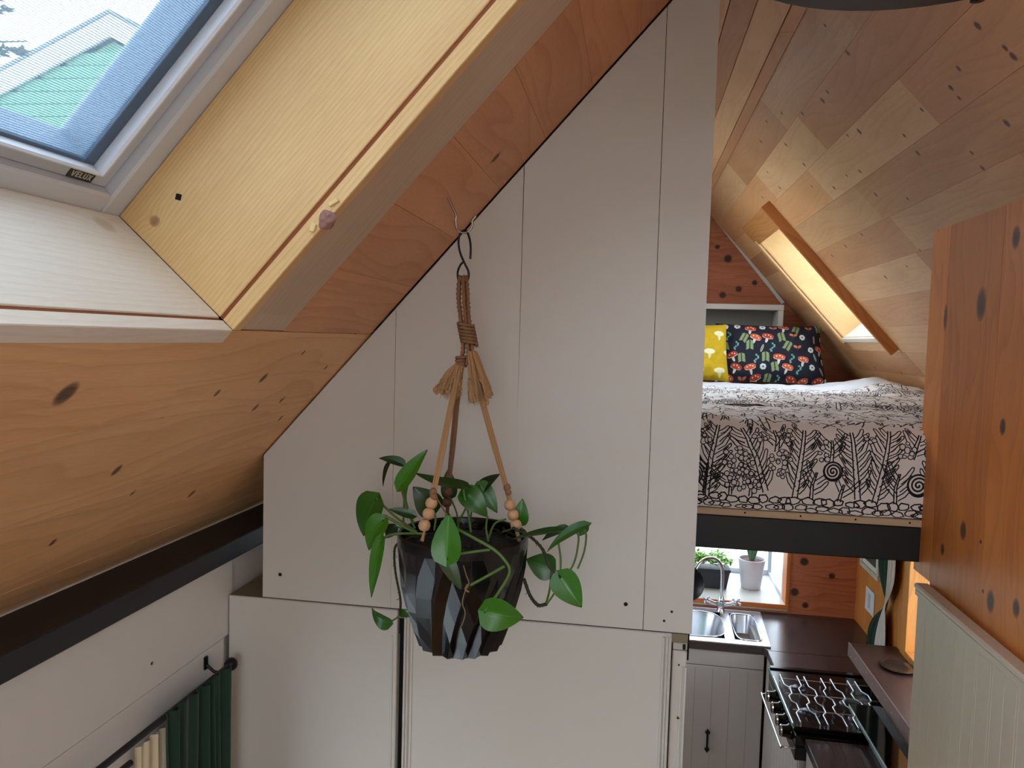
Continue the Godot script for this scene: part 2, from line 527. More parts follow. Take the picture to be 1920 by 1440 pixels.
func build_ceilings():
	var BL := Basis(Vector3(0, 0, 1), RL, NL)
	var BR := Basis(Vector3(0, 0, 1), RR, NR)
	# left slope: roof slab round the skylight opening
	var b := MB.new()
	for r in [[-4.75, -3.80, -.75, 1.32], [-2.75, -1.045, -.75, 1.32], [-3.80, -2.75, -.75, .05], [-3.80, -2.75, 1.0, 1.32], [.125, 2.15, -.75, 1.32], [-1.045, .125, -.75, -.025], [-1.045, .125, 1.025, 1.32]]:
		b.box(lp((r[0] + r[1]) * .5, (r[2] + r[3]) * .5, .13), Vector3(r[1] - r[0], r[3] - r[2], .225), 0, 0, BL)
	var cl := structure("ceiling_left", "left pine ceiling slope with the roof window in it", "ceiling", b, mats.roof)
	var bounds := [-.68, -.56, -.37, -.18, -.001]
	for i in 4:
		for sg in [[-2.15, -.36], [-.36, .8], [.8, 2.0]]:
			var zc: float = (sg[0] + sg[1]) * .5
			var sc: float = (bounds[i] + bounds[i + 1]) * .5
			var p := wb("left", Vector2(zc, sc))
			p.box(lp(zc, sc, .008), Vector3(sg[1] - sg[0] - .0008, bounds[i + 1] - bounds[i] - .0004, .014), .0004, 0, BL)
			obj("plank", p, wm("left", .5), cl)
	var up := [.0, .14, .28, .42, .56, .70, .84, 1.06]
	for i in 7:
		for sg in [[-1.599, -1.179], [.18, 1.1], [1.1, 2.0]]:
			var zc: float = (sg[0] + sg[1]) * .5
			var sc: float = (up[i] + up[i + 1]) * .5
			var p := wb("left", Vector2(zc, sc))
			p.box(lp(zc, sc, .008), Vector3(sg[1] - sg[0] - .0008, up[i + 1] - up[i] - .0004, .014), .0004, 0, BL)
			obj("plank", p, wm("left", .5, Color(.93, .86, .86), "h"), cl)
	# boards of the same slope in the bed loft, round its roof window
	for i in 10:
		var s0 := -.36 + .142 * i
		var s1 := s0 + .1416
		var zs := -2.16 if s0 < -.01 else -1.66
		var pieces := [[-4.598, -3.3], [-3.2995, zs]]
		if s1 > .06 and s0 < .99: pieces = [[-4.598, -3.802], [-2.748, zs]]
		for q in pieces:
			var p := wb("left")
			p.box(lp((q[0] + q[1]) * .5, (s0 + s1) * .5, .008), Vector3(q[1] - q[0], s1 - s0, .014), .0004, 0, BL)
			obj("plank", p, wm("left", .5), cl)
	for sg in [[-1.178, -1.041], [.121, .18]]:
		var zc: float = (sg[0] + sg[1]) * .5
		var p := wb("pale")
		p.box(lp(zc, .531, .0075), Vector3(sg[1] - sg[0], 1.058, .0145), .001, 1, BL)
		obj("casing", p, wm("pale", .55), cl)
	# roof window of the bed loft in the left slope, behind the partition
	var w8 := structure("window_8", "roof window over the bed in the left slope behind the white partition", "window")
	b = MB.new()
	for q in [[-3.7995, -3.75], [-2.80, -2.7505]]: b.box(lp((q[0] + q[1]) * .5, .525, .13), Vector3(.049, .95, .24), .003, 0, BL)
	for s in [.075, .975]: b.box(lp(-3.275, s, .13), Vector3(.95, .05, .24), .003, 0, BL)
	obj("frame", b, mats.white_dull, w8)
	b = MB.new()
	b.box(lp(-3.275, .525, .2), Vector3(.95, .85, .006), 0, 0, BL)
	obj("pane", b, mats.pane, w8)
	# right slope
	b = MB.new()
	for r in [[-4.75, -4.07, -.3, 1.75], [-3.352, -.6, -.3, 1.75], [1.0, 2.15, -.3, 1.75], [-.6, 1.0, -.3, .27], [-.6, 1.0, 1.215, 1.75], [-4.07, -3.352, -.3, .345], [-4.07, -3.352, 1.018, 1.75]]:
		b.box(rp((r[0] + r[1]) * .5, (r[2] + r[3]) * .5, .13), Vector3(r[1] - r[0], r[3] - r[2], .225), 0, 0, BR)
	var cr := structure("ceiling_right", "right pine ceiling slope of small knotty boards", "ceiling", b, mats.roof)
	for i in 11:
		var s0 := .135 * i
		var s1 := minf(.135 * (i + 1), 1.45)
		var cuts: Array = []
		var z := -4.6 + .35 * fposmod(i * .618, 1.0)
		cuts.append(-4.6)
		while z < 1.6:
			if z > -4.3: cuts.append(z)
			z += rng.randf_range(.75, 1.15)
		cuts.append(2.0)
		for k in cuts.size() - 1:
			# leave the two roof window openings free
			var parts := [[cuts[k], cuts[k + 1]]]
			if s1 > .271 and s0 < 1.214:
				parts = []
				if cuts[k] < -.6: parts.append([cuts[k], minf(cuts[k + 1], -.6)])
				if cuts[k + 1] > 1.0: parts.append([maxf(cuts[k], 1.0), cuts[k + 1]])
			var trimmed: Array = []
			if s1 > .36 and s0 < 1.0:
				for q in parts:
					if q[0] < -4.05: trimmed.append([q[0], minf(q[1], -4.05)])
					if q[1] > -3.352: trimmed.append([maxf(q[0], -3.352), q[1]])
				parts = trimmed
			for q in parts:
				if q[1] - q[0] < .02: continue
				var zc: float = (q[0] + q[1]) * .5
				var sc := (s0 + s1) * .5
				var tintk := (i * 5 + k * 3) % 4
				var p := wb("right", Vector2(zc, sc))
				p.box(rp(zc, sc, .008), Vector3(q[1] - q[0] - .0005, s1 - s0 - .0004, .014), .0003, 0, BR)
				obj("plank", p, wm("right", .5, [Color.WHITE, Color(.95, .89, .83), Color(.97, .95, .92), Color(.91, .84, .79)][tintk], str(tintk)), cr)
	# second roof window, beside the viewer
	var w7 := structure("window_7", "roof window in the right slope beside the viewer", "window")
	b = MB.new()
	for q in [[-.5995, -.55], [.95, .9995]]: b.box(rp((q[0] + q[1]) * .5, .7425, .13), Vector3(.049, .945, .24), .003, 0, BR)
	for s in [.295, 1.19]: b.box(rp(.2, s, .13), Vector3(1.50, .05, .24), .003, 0, BR)
	obj("frame", b, mats.white_dull, w7)
	b = MB.new()
	b.box(rp(.2, .7425, .2), Vector3(1.50, .845, .006), 0, 0, BR)
	obj("pane", b, mats.pane, w7)
	# flat ridge strip
	b = MB.new()
	b.span(Vector3(.0, 3.28, -4.75), Vector3(.5, 3.5, 2.15), 0)
	var cf := structure("ceiling", "narrow flat ridge strip of long pine boards", "ceiling", b, mats.roof)
	var xs := [.135, .188, .25, .33, .3675]
	for i in 4:
		var cuts := [-4.6, [-3.1, -2.7, -3.4, -2.04][i], [-1.2, -.9, -1.4, -1.0][i], 2.0]
		for k in 3:
			var p := wb("right", Vector2(-1.2 - i * .4 + k, .3 + i * .21))
			p.box(Vector3((xs[i] + xs[i + 1]) * .5, 3.2687 - (.004 if i == 3 else 0.0), (cuts[k] + cuts[k + 1]) * .5), Vector3(xs[i + 1] - xs[i] - .0015, .015, cuts[k + 1] - cuts[k] - .002), .001, 2)
			var tintk := (i + k * 2) % 4
			obj("plank", p, wm("right", .5, [Color.WHITE, Color(.95, .89, .83), Color(.97, .95, .92), Color(.91, .84, .79)][tintk], str(tintk)), cf)
	# round lamp hanging from the ridge, only its lower rim in view
	var t := thing("pendant_lamp", Vector3(.215, 2.792, -.62), "dark round ceiling lamp hanging at the top edge of the view", "lamp")
	b = MB.new()
	b.lathe(PackedVector2Array([Vector2(0, .0), Vector2(.17, .0), Vector2(.18, .006), Vector2(.18, .03), Vector2(.14, .07), Vector2(.03, .09), Vector2(0, .09)]), t.position, 48)
	obj("shade", b, mats.dark, t)
	b = MB.new()
	b.tube([t.position + Vector3(0, .08, 0), t.position + Vector3(0, .463, 0)], .008, 10)
	obj("stem", b, mats.black_metal, t)
	b = MB.new()
	b.lathe(PackedVector2Array([Vector2(0, -.008), Vector2(.006, -.007), Vector2(.006, .002), Vector2(0, .002)]), t.position + Vector3(.078, 0, -.14), 12)
	obj("knob", b, mats.black_metal, t)

func build_skylight():
	var BL := Basis(Vector3(0, 0, 1), RL, NL)
	var w := structure("window_2", "slanted roof window with grey frame, insect screen and pine lining", "window")
	# lining: sill, far jamb, head, near jamb, each an edge strip and a board with a groove between
	var p := wb("sill")
	p.ubase = Vector2(-.46, .011)
	p.box(lp(-.46, -.0125, .011), Vector3(1.12, .025, .0225), .0012, 0, BL)
	obj("sill_edge_strip", p, wm("sill", .5), w)
	p = wb("sill", Vector2(-.46, .136))
	p.box(lp(-.46, -.0125, .1355), Vector3(1.12, .025, .215), .0012, 0, BL)
	var sb := obj("sill_board", p, wm("sill", .5), w)
	p = wb("jamb", Vector2(.5, .011))
	p.box(lp(-1.0305, .5, .011), Vector3(.021, 1.0, .0225), .0012, 1, BL)
	var je := obj("jamb_edge_strip", p, wm("jamb", .5), w)
	p = wb("jamb", Vector2(.5, .1355))
	p.box(lp(-1.0305, .5, .1355), Vector3(.021, 1.0, .215), .0012, 1, BL)
	var jb := obj("jamb_board", p, wm("jamb", .5), w)
	p = wb("jamb", Vector2(.5, .12))
	p.box(lp(.1105, .5, .12), Vector3(.021, 1.0, .243), .0012, 1, BL)
	obj("jamb_board", p, wm("jamb", .5), w)
	p = wb("sill", Vector2(-.46, .12))
	p.box(lp(-.46, 1.0125, .12), Vector3(1.12, .025, .243), .0012, 0, BL)
	obj("head_board", p, wm("sill", .5), w)
	var b := MB.new()
	b.box(lp(-.46, -.0125, .0252), Vector3(1.12, .021, .006), 0, 0, BL)
	b.box(lp(-1.0325, .5, .0252), Vector3(.021, 1.0, .006), 0, 0, BL)
	obj("groove", b, mats.groove, w)
	# screw and knot in the jamb board, broken knot on the edge strip
	b = MB.new()
	b.box(lp(-1.0195, .084, .191), Vector3(.0016, .009, .009), .0007, 0, BL * Basis(Vector3.RIGHT, .5))
	b.box(lp(-1.0190, .084, .191), Vector3(.0016, .0035, .0035), .0007, 0, BL)
	obj("screw", b, mats.hole, jb)
	b = MB.new()
	var kc := lp(-1.021, .212, .002)
	b.grid(16, 8, func(u, v2):
		var a: float = u * TAU
		var e: float = v2 * PI
		var lump := 1.0 + .18 * sin(a * 3.0 + 1.0) * sin(e * 4.0)
		return kc + BL * (Vector3(.006 * cos(e), .015 * sin(e) * cos(a), .012 * sin(e) * sin(a)) * lump), func(u, v2): return Vector2(u, v2))
	obj("broken_knot", b, mat("knot", Color(.56, .40, .36), .7), je)
	b = MB.new()
	b.box(lp(-1.0185, .19, .009), Vector3(.004, .012, .008), .001, 0, BL * Basis(Vector3.RIGHT, .4))
	b.box(lp(-1.0185, .236, .010), Vector3(.004, .016, .006), .001, 0, BL * Basis(Vector3.RIGHT, -.3))
	obj("splinter", b, mat("splinter", Color(.90, .78, .55), .7), je)
	# grey frame, stepped towards the glass
	b = MB.new()
	var ring := func(b: MB, z0: float, z1: float, s0: float, s1: float, wz: float, ws: float, n0: float, n1: float, ch: float):
		b.box(lp(z0 + wz * .5, (s0 + s1) * .5, (n0 + n1) * .5), Vector3(wz, s1 - s0, n1 - n0), ch, 0, BL)
		b.box(lp(z1 - wz * .5, (s0 + s1) * .5, (n0 + n1) * .5), Vector3(wz, s1 - s0, n1 - n0), ch, 0, BL)
		b.box(lp((z0 + z1) * .5, s0 + ws * .5, (n0 + n1) * .5), Vector3(z1 - z0 - 2 * wz, ws, n1 - n0), ch, 0, BL)
		b.box(lp((z0 + z1) * .5, s1 - ws * .5, (n0 + n1) * .5), Vector3(z1 - z0 - 2 * wz, ws, n1 - n0), ch, 0, BL)
	ring.call(b, -1.07, .15, -.05, 1.05, .086, .078, .2440, .34, .004)
	obj("frame", b, mats.frame_grey, w)
	b = MB.new()
	ring.call(b, -.984, .064, .028, .972, .032, .020, .262, .34, .002)
	var fr2 := obj("sash", b, mats.frame_grey, w)
	b = MB.new()
	ring.call(b, -.952, .032, .048, .952, .009, .006, .2485, .272, .003)
	obj("screen_rail", b, mats.frame_ridge, w)
	b = MB.new()
	ring.call(b, -.943, .023, .054, .946, .020, .005, .2655, .275, .001)
	obj("gasket", b, mats.gasket, w)
	b = MB.new()
	ring.call(b, -.952, .032, .048, .952, .010, .010, .276, .336, 0)
	obj("curb", b, mats.sash, w)
	b = MB.new()
	b.usc = Vector2(1.0 / .05, 1.0 / .0030)
	b.box(lp(-.46, .5, .2715), Vector3(.95, .90, .0006), 0, 0, BL)
	var sc := mat("screen", Color(.72, .84, .89, 1), .9, 0.0, "screen")
	sc.transparency = BaseMaterial3D.TRANSPARENCY_ALPHA
	sc.backlight = Color(.5, .55, .6)
	obj("insect_screen", b, sc, w)
	b = MB.new()
	b.box(lp(-.46, .5, .332), Vector3(.955, .885, .005), 0, 0, BL)
	obj("pane", b, mats.pane, w)
	# maker's plate on the lower sash
	b = MB.new()
	b.box(lp(-.929, .0375, .2614), Vector3(.046, .0155, .0016), .0005, 0, BL)
	obj("name_plate", b, mat("plate", Color(.16, .15, .14), .4), fr2)
	var tm := TextMesh.new()
	tm.text = "VELUX"
	var sf := SystemFont.new()
	sf.font_names = PackedStringArray(["Droid Sans"])
	sf.font_weight = 700
	tm.font = sf
	tm.font_size = 24
	tm.pixel_size = .00052
	tm.depth = .0006
	tm.material = mat("lettering", Color(.80, .78, .74), .4)
	var ti := MeshInstance3D.new()
	ti.name = "lettering"
	ti.mesh = tm
	ti.basis = Basis(Vector3(0, 0, -1), RL, -NL)
	ti.position = lp(-.929, .0375, .2604) - world_of(fr2)
	fr2.add_child(ti, true)

func build_partition():
	var O := Vector3(0, 0, WHITE_Z)
	var w := structure("wall_centre", "white painted partition of tall boards under the left ceiling slope", "wall")
	var lo := 1.863
	var top := func(x: float) -> float: return gable(x) - .004
	var pan := func(pts: Array):
		var b := MB.new()
		b.prism(PackedVector2Array(pts), O, Vector3.RIGHT, Vector3.UP, Vector3.BACK, -.014, 0)
		obj("panel", b, mats.white, w)
	pan.call([Vector2(-.82, lo), Vector2(-.5152, lo), Vector2(-.5158, top.call(-.516)), Vector2(-.82, top.call(-.82))])
	pan.call([Vector2(-.5148, lo), Vector2(-.2416, lo), Vector2(-.2416, 2.322), Vector2(-.2432, top.call(-.243)), Vector2(-.5148, top.call(-.515))])
	pan.call([Vector2(-.2414, lo), Vector2(.0392, lo), Vector2(.0392, top.call(.0392)), Vector2(-.2414, top.call(-.2414))])
	pan.call([Vector2(.0404, lo), Vector2(.1405, lo), Vector2(.1425, 3.256), Vector2(.136, 3.256), Vector2(.0404, top.call(.0404))])
	var b := MB.new()
	b.prism(PackedVector2Array([Vector2(-.80, 1.80), Vector2(.138, 1.80), Vector2(.138, 3.255), Vector2(.132, 3.255), Vector2(-.80, gable(-.80) - .002)]), O, Vector3.RIGHT, Vector3.UP, Vector3.BACK, -.05, -.0155)
	obj("backing", b, mats.black_gap, w)
	for q in [[-.778, 1.918, .0045], [.002, 1.915, .0045], [.098, 1.907, .0028], [.083, 1.886, .0028]]:
		b = MB.new()
		b.lathe(PackedVector2Array([Vector2(0, .0006), Vector2(q[2] * .7, .0006), Vector2(q[2], -.0004)]), O + Vector3(q[0], q[1], .0004), 12, Basis(Vector3.RIGHT, PI / 2))
		obj("screw", b, mats.hole, w)
	# wardrobe below, two doors, boards and a hinged post at its right edge
	var t := thing("wardrobe", Vector3(-.38, 0, WHITE_Z), "tall white wardrobe with two plain doors under the white partition", "wardrobe")
	b = MB.new()
	b.span(Vector3(-.905, 0, -2.10), Vector3(-.893, 1.84, -1.625))
	b.span(Vector3(.122, 0, -2.10), Vector3(.134, 1.84, -1.64))
	b.span(Vector3(-.905, 0, -2.115), Vector3(.134, 1.84, -2.10))
	b.span(Vector3(-.893, 0, -1.64), Vector3(.122, 1.84, -1.626), 0)
	obj("carcass", b, mats.black_gap, t)
	b = MB.new()
	b.span(Vector3(-.905, 1.8405, -2.10), Vector3(.134, 1.8600, -1.602), .001)
	obj("top_board", b, mat("drab", Color(.50, .45, .36), .6), t)
	b = MB.new()
	b.span(Vector3(-.9035, .04, -1.624), Vector3(-.4985, 1.8595, -1.6), .002)
	var d1 := obj("door", b, mats.white, t)
	b = MB.new()
	b.span(Vector3(-.512, .04, -1.5995), Vector3(-.507, 1.80, -1.598), .0008)
	obj("bead", b, mats.white, d1)
	b = MB.new()
	b.span(Vector3(-.4835, .04, -1.624), Vector3(.1005, 1.8600, -1.6), .002)
	var d2 := obj("door", b, mats.white, t)
	for x in [-.482, -.475, -.467]:
		b = MB.new()
		b.span(Vector3(x, .04, -1.5995), Vector3(x + .0055, 1.845, -1.5955 - (.002 if x > -.47 else 0.0)), .0016)
		obj("moulding", b, mats.white, d2)
	for x in [.081, .0885, .0945]:
		b = MB.new()
		b.span(Vector3(x, .04, -1.5995), Vector3(x + .0052, 1.853, -1.5950), .0016)
		obj("moulding", b, mats.white, d2)
	b = MB.new()
	b.span(Vector3(.1035, .04, -1.63), Vector3(.1335, 1.822, -1.606), .002)
	var post := obj("post", b, mats.white, t)
	b = MB.new()
	b.span(Vector3(.104, 1.823, -1.63), Vector3(.1335, 1.8600, -1.610), .001)
	obj("upper_block", b, mats.white, post)
	b = MB.new()
	b.span(Vector3(.121, .04, -1.6058), Vector3(.125, 1.79, -1.6035), .0005)
	b.span(Vector3(.129, .04, -1.6058), Vector3(.1335, 1.79, -1.6005), .0005)
	obj("channel", b, mats.white, post)
	for q in [[.124, 1.826, .006, .010], [.116, 1.79, .003, .004], [.118, 1.675, .006, .005]]:
		b = MB.new()
		b.span(Vector3(q[0], q[1], -1.612), Vector3(q[0] + q[2], q[1] + q[3], -1.6035), .0008)
		obj("catch", b, mats.hole, post)

func build_side_walls():
	# left wall with a window whose opening is real
	var lx := -.906
	var b := MB.new()
	b.span(Vector3(-1.02, 0, -4.75), Vector3(lx - .012, .75, 2.1), 0)
	b.span(Vector3(-1.02, .75, -2.6), Vector3(lx - .012, 1.62, -1.36), 0)
	b.span(Vector3(-1.02, .75, -4.75), Vector3(lx - .012, 1.0, -2.6), 0)
	b.span(Vector3(-1.02, 1.0, -4.75), Vector3(lx - .012, 1.62, -4.2), 0)
	b.span(Vector3(-1.02, .75, -.2), Vector3(lx - .012, 1.62, 2.1), 0)
	b.span(Vector3(-1.02, 1.62, -4.75), Vector3(lx - .012, 1.953, 2.1), 0)
	var wl := structure("wall_left", "white boarded lower left wall under the dark plate", "wall", b, mats.white_dull)
	for r in [[1.7655, 1.9505, -1.62, -.2], [1.7655, 1.9505, -.2, 1.0], [1.7655, 1.9505, 1.0, 2.0], [1.62, 1.7645, -1.583, .2], [1.62, 1.7645, .2, 2.0], [.75, 1.6195, -1.583, -1.355], [.75, 1.62, -.2, 2.0], [.0, .749, -1.583, .4], [.0, .749, .4, 2.0]]:
		b = MB.new()
		b.span(Vector3(lx - .0118, r[0], r[2]), Vector3(lx, r[1], r[3] - .0006), .0008, 2)
		obj("board", b, mats.left_white, wl)
	b = MB.new()
	b.box(Vector3(lx + .0005, 1.818, -1.319), Vector3(.0015, .006, .006), .0006)
	obj("screw", b, mats.screw, wl)
	b = MB.new()
	b.prism(PackedVector2Array([Vector2(-.90, 1.862), Vector2(-.80, 1.862), Vector2(-.80, gable(-.80) - .004), Vector2(-.90, gable(-.90) - .004)]), Vector3(0, 0, -2.12), Vector3.RIGHT, Vector3.UP, Vector3.BACK, 0, .02)
	obj("closet_back", b, mats.dark, wl)
	# dark wall plate below the slope
	b = MB.new()
	b.span(Vector3(-1.0, 1.951, -2.1), Vector3(-.88, 1.996, 2.0), .0025)
	structure("trim_1", "dark painted timber plate running along the left wall under the ceiling", "beam", b, mats.dark)
	# window below
	var w := structure("window_3", "low left window with dark frame half behind the green curtain", "window")
	b = MB.new()
	for q in [[.75, .79, -1.36, -.2], [1.58, 1.62, -1.36, -.2]]: b.span(Vector3(-1.0, q[0], q[2]), Vector3(lx - .004, q[1], q[3]), .002)
	for z in [-1.36, -.80, -.24]: b.span(Vector3(-1.0, .79, z), Vector3(lx - .004, 1.58, z + .04), .002)
	obj("frame", b, mats.dark, w)
	b = MB.new()
	b.span(Vector3(-.975, .79, -1.33), Vector3(-.969, 1.58, -.22), 0)
	obj("pane", b, mats.pane, w)
	w = structure("window_9", "kitchen window in the left wall hidden behind the partition", "window")
	b = MB.new()
	for z in [-4.2, -3.42, -2.64]: b.span(Vector3(-1.0, 1.0, z), Vector3(lx - .004, 1.619, z + .04), .002)
	b.span(Vector3(-1.0, 1.0, -4.16), Vector3(lx - .004, 1.04, -2.64), .002)
	obj("frame", b, mats.white_dull, w)
	b = MB.new()
	b.span(Vector3(-.975, 1.04, -4.16), Vector3(-.969, 1.618, -2.64), 0)
	obj("pane", b, mats.pane, w)
	# curtain rod, bracket and finial
	var ry := 1.722
	var rx := -.868
	var t := thing("curtain_rod", Vector3(rx, ry, -1.0), "thin dark curtain rod with a round end knob by the wardrobe", "curtain rod")
	b = MB.new()
	b.tube([Vector3(rx, ry, -1.535), Vector3(rx, ry, .3)], .0065, 10)
	obj("rod", b, mats.dark, t)
	b = MB.new()
	b.ball(Vector3(rx, ry, -1.548), Vector3(.015, .015, .015))
	obj("finial", b, mats.black_metal, t)
	b = MB.new()
	b.tube([Vector3(lx + .004, ry + .014, -1.505), Vector3(lx + .02, ry - .001, -1.508), Vector3(rx, ry - .004, -1.51)], .0035, 8)
	b.box(Vector3(lx + .003, ry + .018, -1.505), Vector3(.006, .03, .012), .002)
	obj("bracket", b, mats.black_metal, t)
	b = MB.new()
	b.tube([Vector3(rx - .012, ry - .045, -1.22), Vector3(rx - .012, ry - .045, .3)], .006, 10)
	obj("lower_rod", b, mats.dark, t)
	var drape := func(called: String, z0: float, z1: float, x: float, yt: float, yb: float, amp: float, n: int, m: Material):
		var c := MB.new()
		c.grid(n * 10, 14, func(u, v2):
			var k: float = lerpf(.55, 1.0, v2)
			var z: float = lerpf(z0, z1, u) + .006 * sin(v2 * 5.0 + u * 9.0)
			return Vector3(x + amp * k * sin(u * TAU * n + .6 * sin(v2 * 3.0)) + .004 * sin(u * 31.0), lerpf(yt, yb, v2), z), func(u, v2): return Vector2(u, v2), Vector3(1, 0, 0))
		return obj(called, c, m)
	tag(drape.call("curtain", -1.522, -1.30, -.856, 1.732, .70, .011, 7, mats.green_cloth), "dark green curtain gathered at the end of the left rod", "curtain")
	tag(drape.call("curtain_lining", -1.335, -1.245, -.884, 1.69, .70, .006, 3, mats.cream_cloth), "cream curtain hanging beside the dark green one at left", "curtain")
	# right outer wall with the kitchen window opening
	b = MB.new()
	b.span(Vector3(1.335, 0, -5.3), Vector3(1.45, 1.0, 2.1), 0)
	b.span(Vector3(1.335, 1.0, -5.3), Vector3(1.45, 1.75, -3.83), 0)
	b.span(Vector3(1.335, 1.0, -3.0), Vector3(1.45, 1.75, 2.1), 0)
	b.span(Vector3(1.335, 1.75, -5.3), Vector3(1.45, 2.25, 2.1), 0)
	var wr := structure("wall_right", "light pine kitchen wall on the right with a curtained window", "wall", b, mats.roof)
	for i in 4:
		var z0 := -4.6 + i * .1925
		var p := wb("pine", Vector2(0, i * .21))
		p.box(Vector3(1.3275, 1.4, z0 + .0962), Vector3(.015, 1.0, .1915), .001, 1)
		obj("board", p, wm("pine", .45, Color(.98, .86, .74), "k"), wr)
	var p2 := wb("pine")
	p2.box(Vector3(1.3275, 1.0, -1.4), Vector3(.015, 2.0, 3.2), 0, 1)
	obj("board", p2, wm("pine", .45, Color(.98, .86, .74), "k"), wr)
	p2 = wb("pine")
	p2.span(Vector3(1.32, .0, -4.6), Vector3(1.335, .899, -3.01), 0, 1)
	obj("board", p2, wm("pine", .45, Color(.98, .86, .74), "k"), wr)
	w = structure("window_4", "kitchen side window with pine casing behind the tied curtain", "window")
	for q in [[1.0, 1.75, -3.83, -3.76], [1.0, 1.75, -3.07, -3.0], [1.0, 1.05, -3.76, -3.07], [1.70, 1.75, -3.76, -3.07]]:
		p2 = wb("pine")
		p2.span(Vector3(1.312, q[0], q[2]), Vector3(1.44, q[1], q[3]), .002, 1)
		obj("casing", p2, wm("pine", .45, Color(1, .9, .72), "c"), w)
	b = MB.new()
	b.span(Vector3(1.40, 1.05, -3.76), Vector3(1.405, 1.70, -3.07), 0)
	obj("pane", b, mats.pane, w)
	# pine screen wall on the right, wide upright boards, over white beadboard
	var pr := structure("wall_side", "orange pine side wall of wide upright boards with dark knots", "wall")
	var zb := [-2.238, -2.12, -1.83, -1.6, -1.3, -.9, -.5, 0.0, .5, 1.0, 1.5, 2.0]
	for i in zb.size() - 1:
		var zc: float = (zb[i] + zb[i + 1]) * .5
		var p := wb("panel", Vector2(2.36, zc))
		var yb := 1.861 if i == 0 else 1.80
		p.ubase = Vector2((yb + 2.833) * .5, zc)
		p.box(Vector3(.80, (yb + 2.833) * .5, zc), Vector3(.02, 2.833 - yb, zb[i + 1] - zb[i] - .0008), .0008, 1)
		obj("board", p, wm("panel", .5), pr)
	for q in [[1.885, -1.82], [1.991, -1.845]]:
		b = MB.new()
		b.lathe(PackedVector2Array([Vector2(0, .001), Vector2(.004, .0006), Vector2(.0045, -.0004)]), Vector3(.7895, q[0] + .05, q[1]), 10, Basis(Vector3.BACK, PI / 2))
		obj("screw", b, mats.screw, pr)
	var bw := structure("wall_low", "white beadboard half wall with a moulded cap below the pine side wall", "wall")
	b = MB.new()
	b.span(Vector3(.764, 0, -2.115), Vector3(.785, 1.842, 2.0), .001)
	obj("backing", b, mats.cream_paint, bw)
	var z := -2.115
	var k := 0
	while z < .2:
		var wd: float = [.060, .010, .050, .050, .010][k % 5]
		b = MB.new()
		b.span(Vector3(.7615, 0, z + .0002), Vector3(.7645, 1.842, z + wd - .0002), .0009)
		obj("bead_board", b, mats.cream_paint, bw)
		z += wd
		k += 1
	b = MB.new()
	b.span(Vector3(.752, 1.842, -2.122), Vector3(.7888, 1.857, 2.0), .004)
	obj("cap", b, mats.cream_paint, bw)
	b = MB.new()
	b.span(Vector3(.755, 1.826, -2.118), Vector3(.758, 1.8415, 2.0), .0012)
	obj("cove", b, mats.cream_paint, bw)

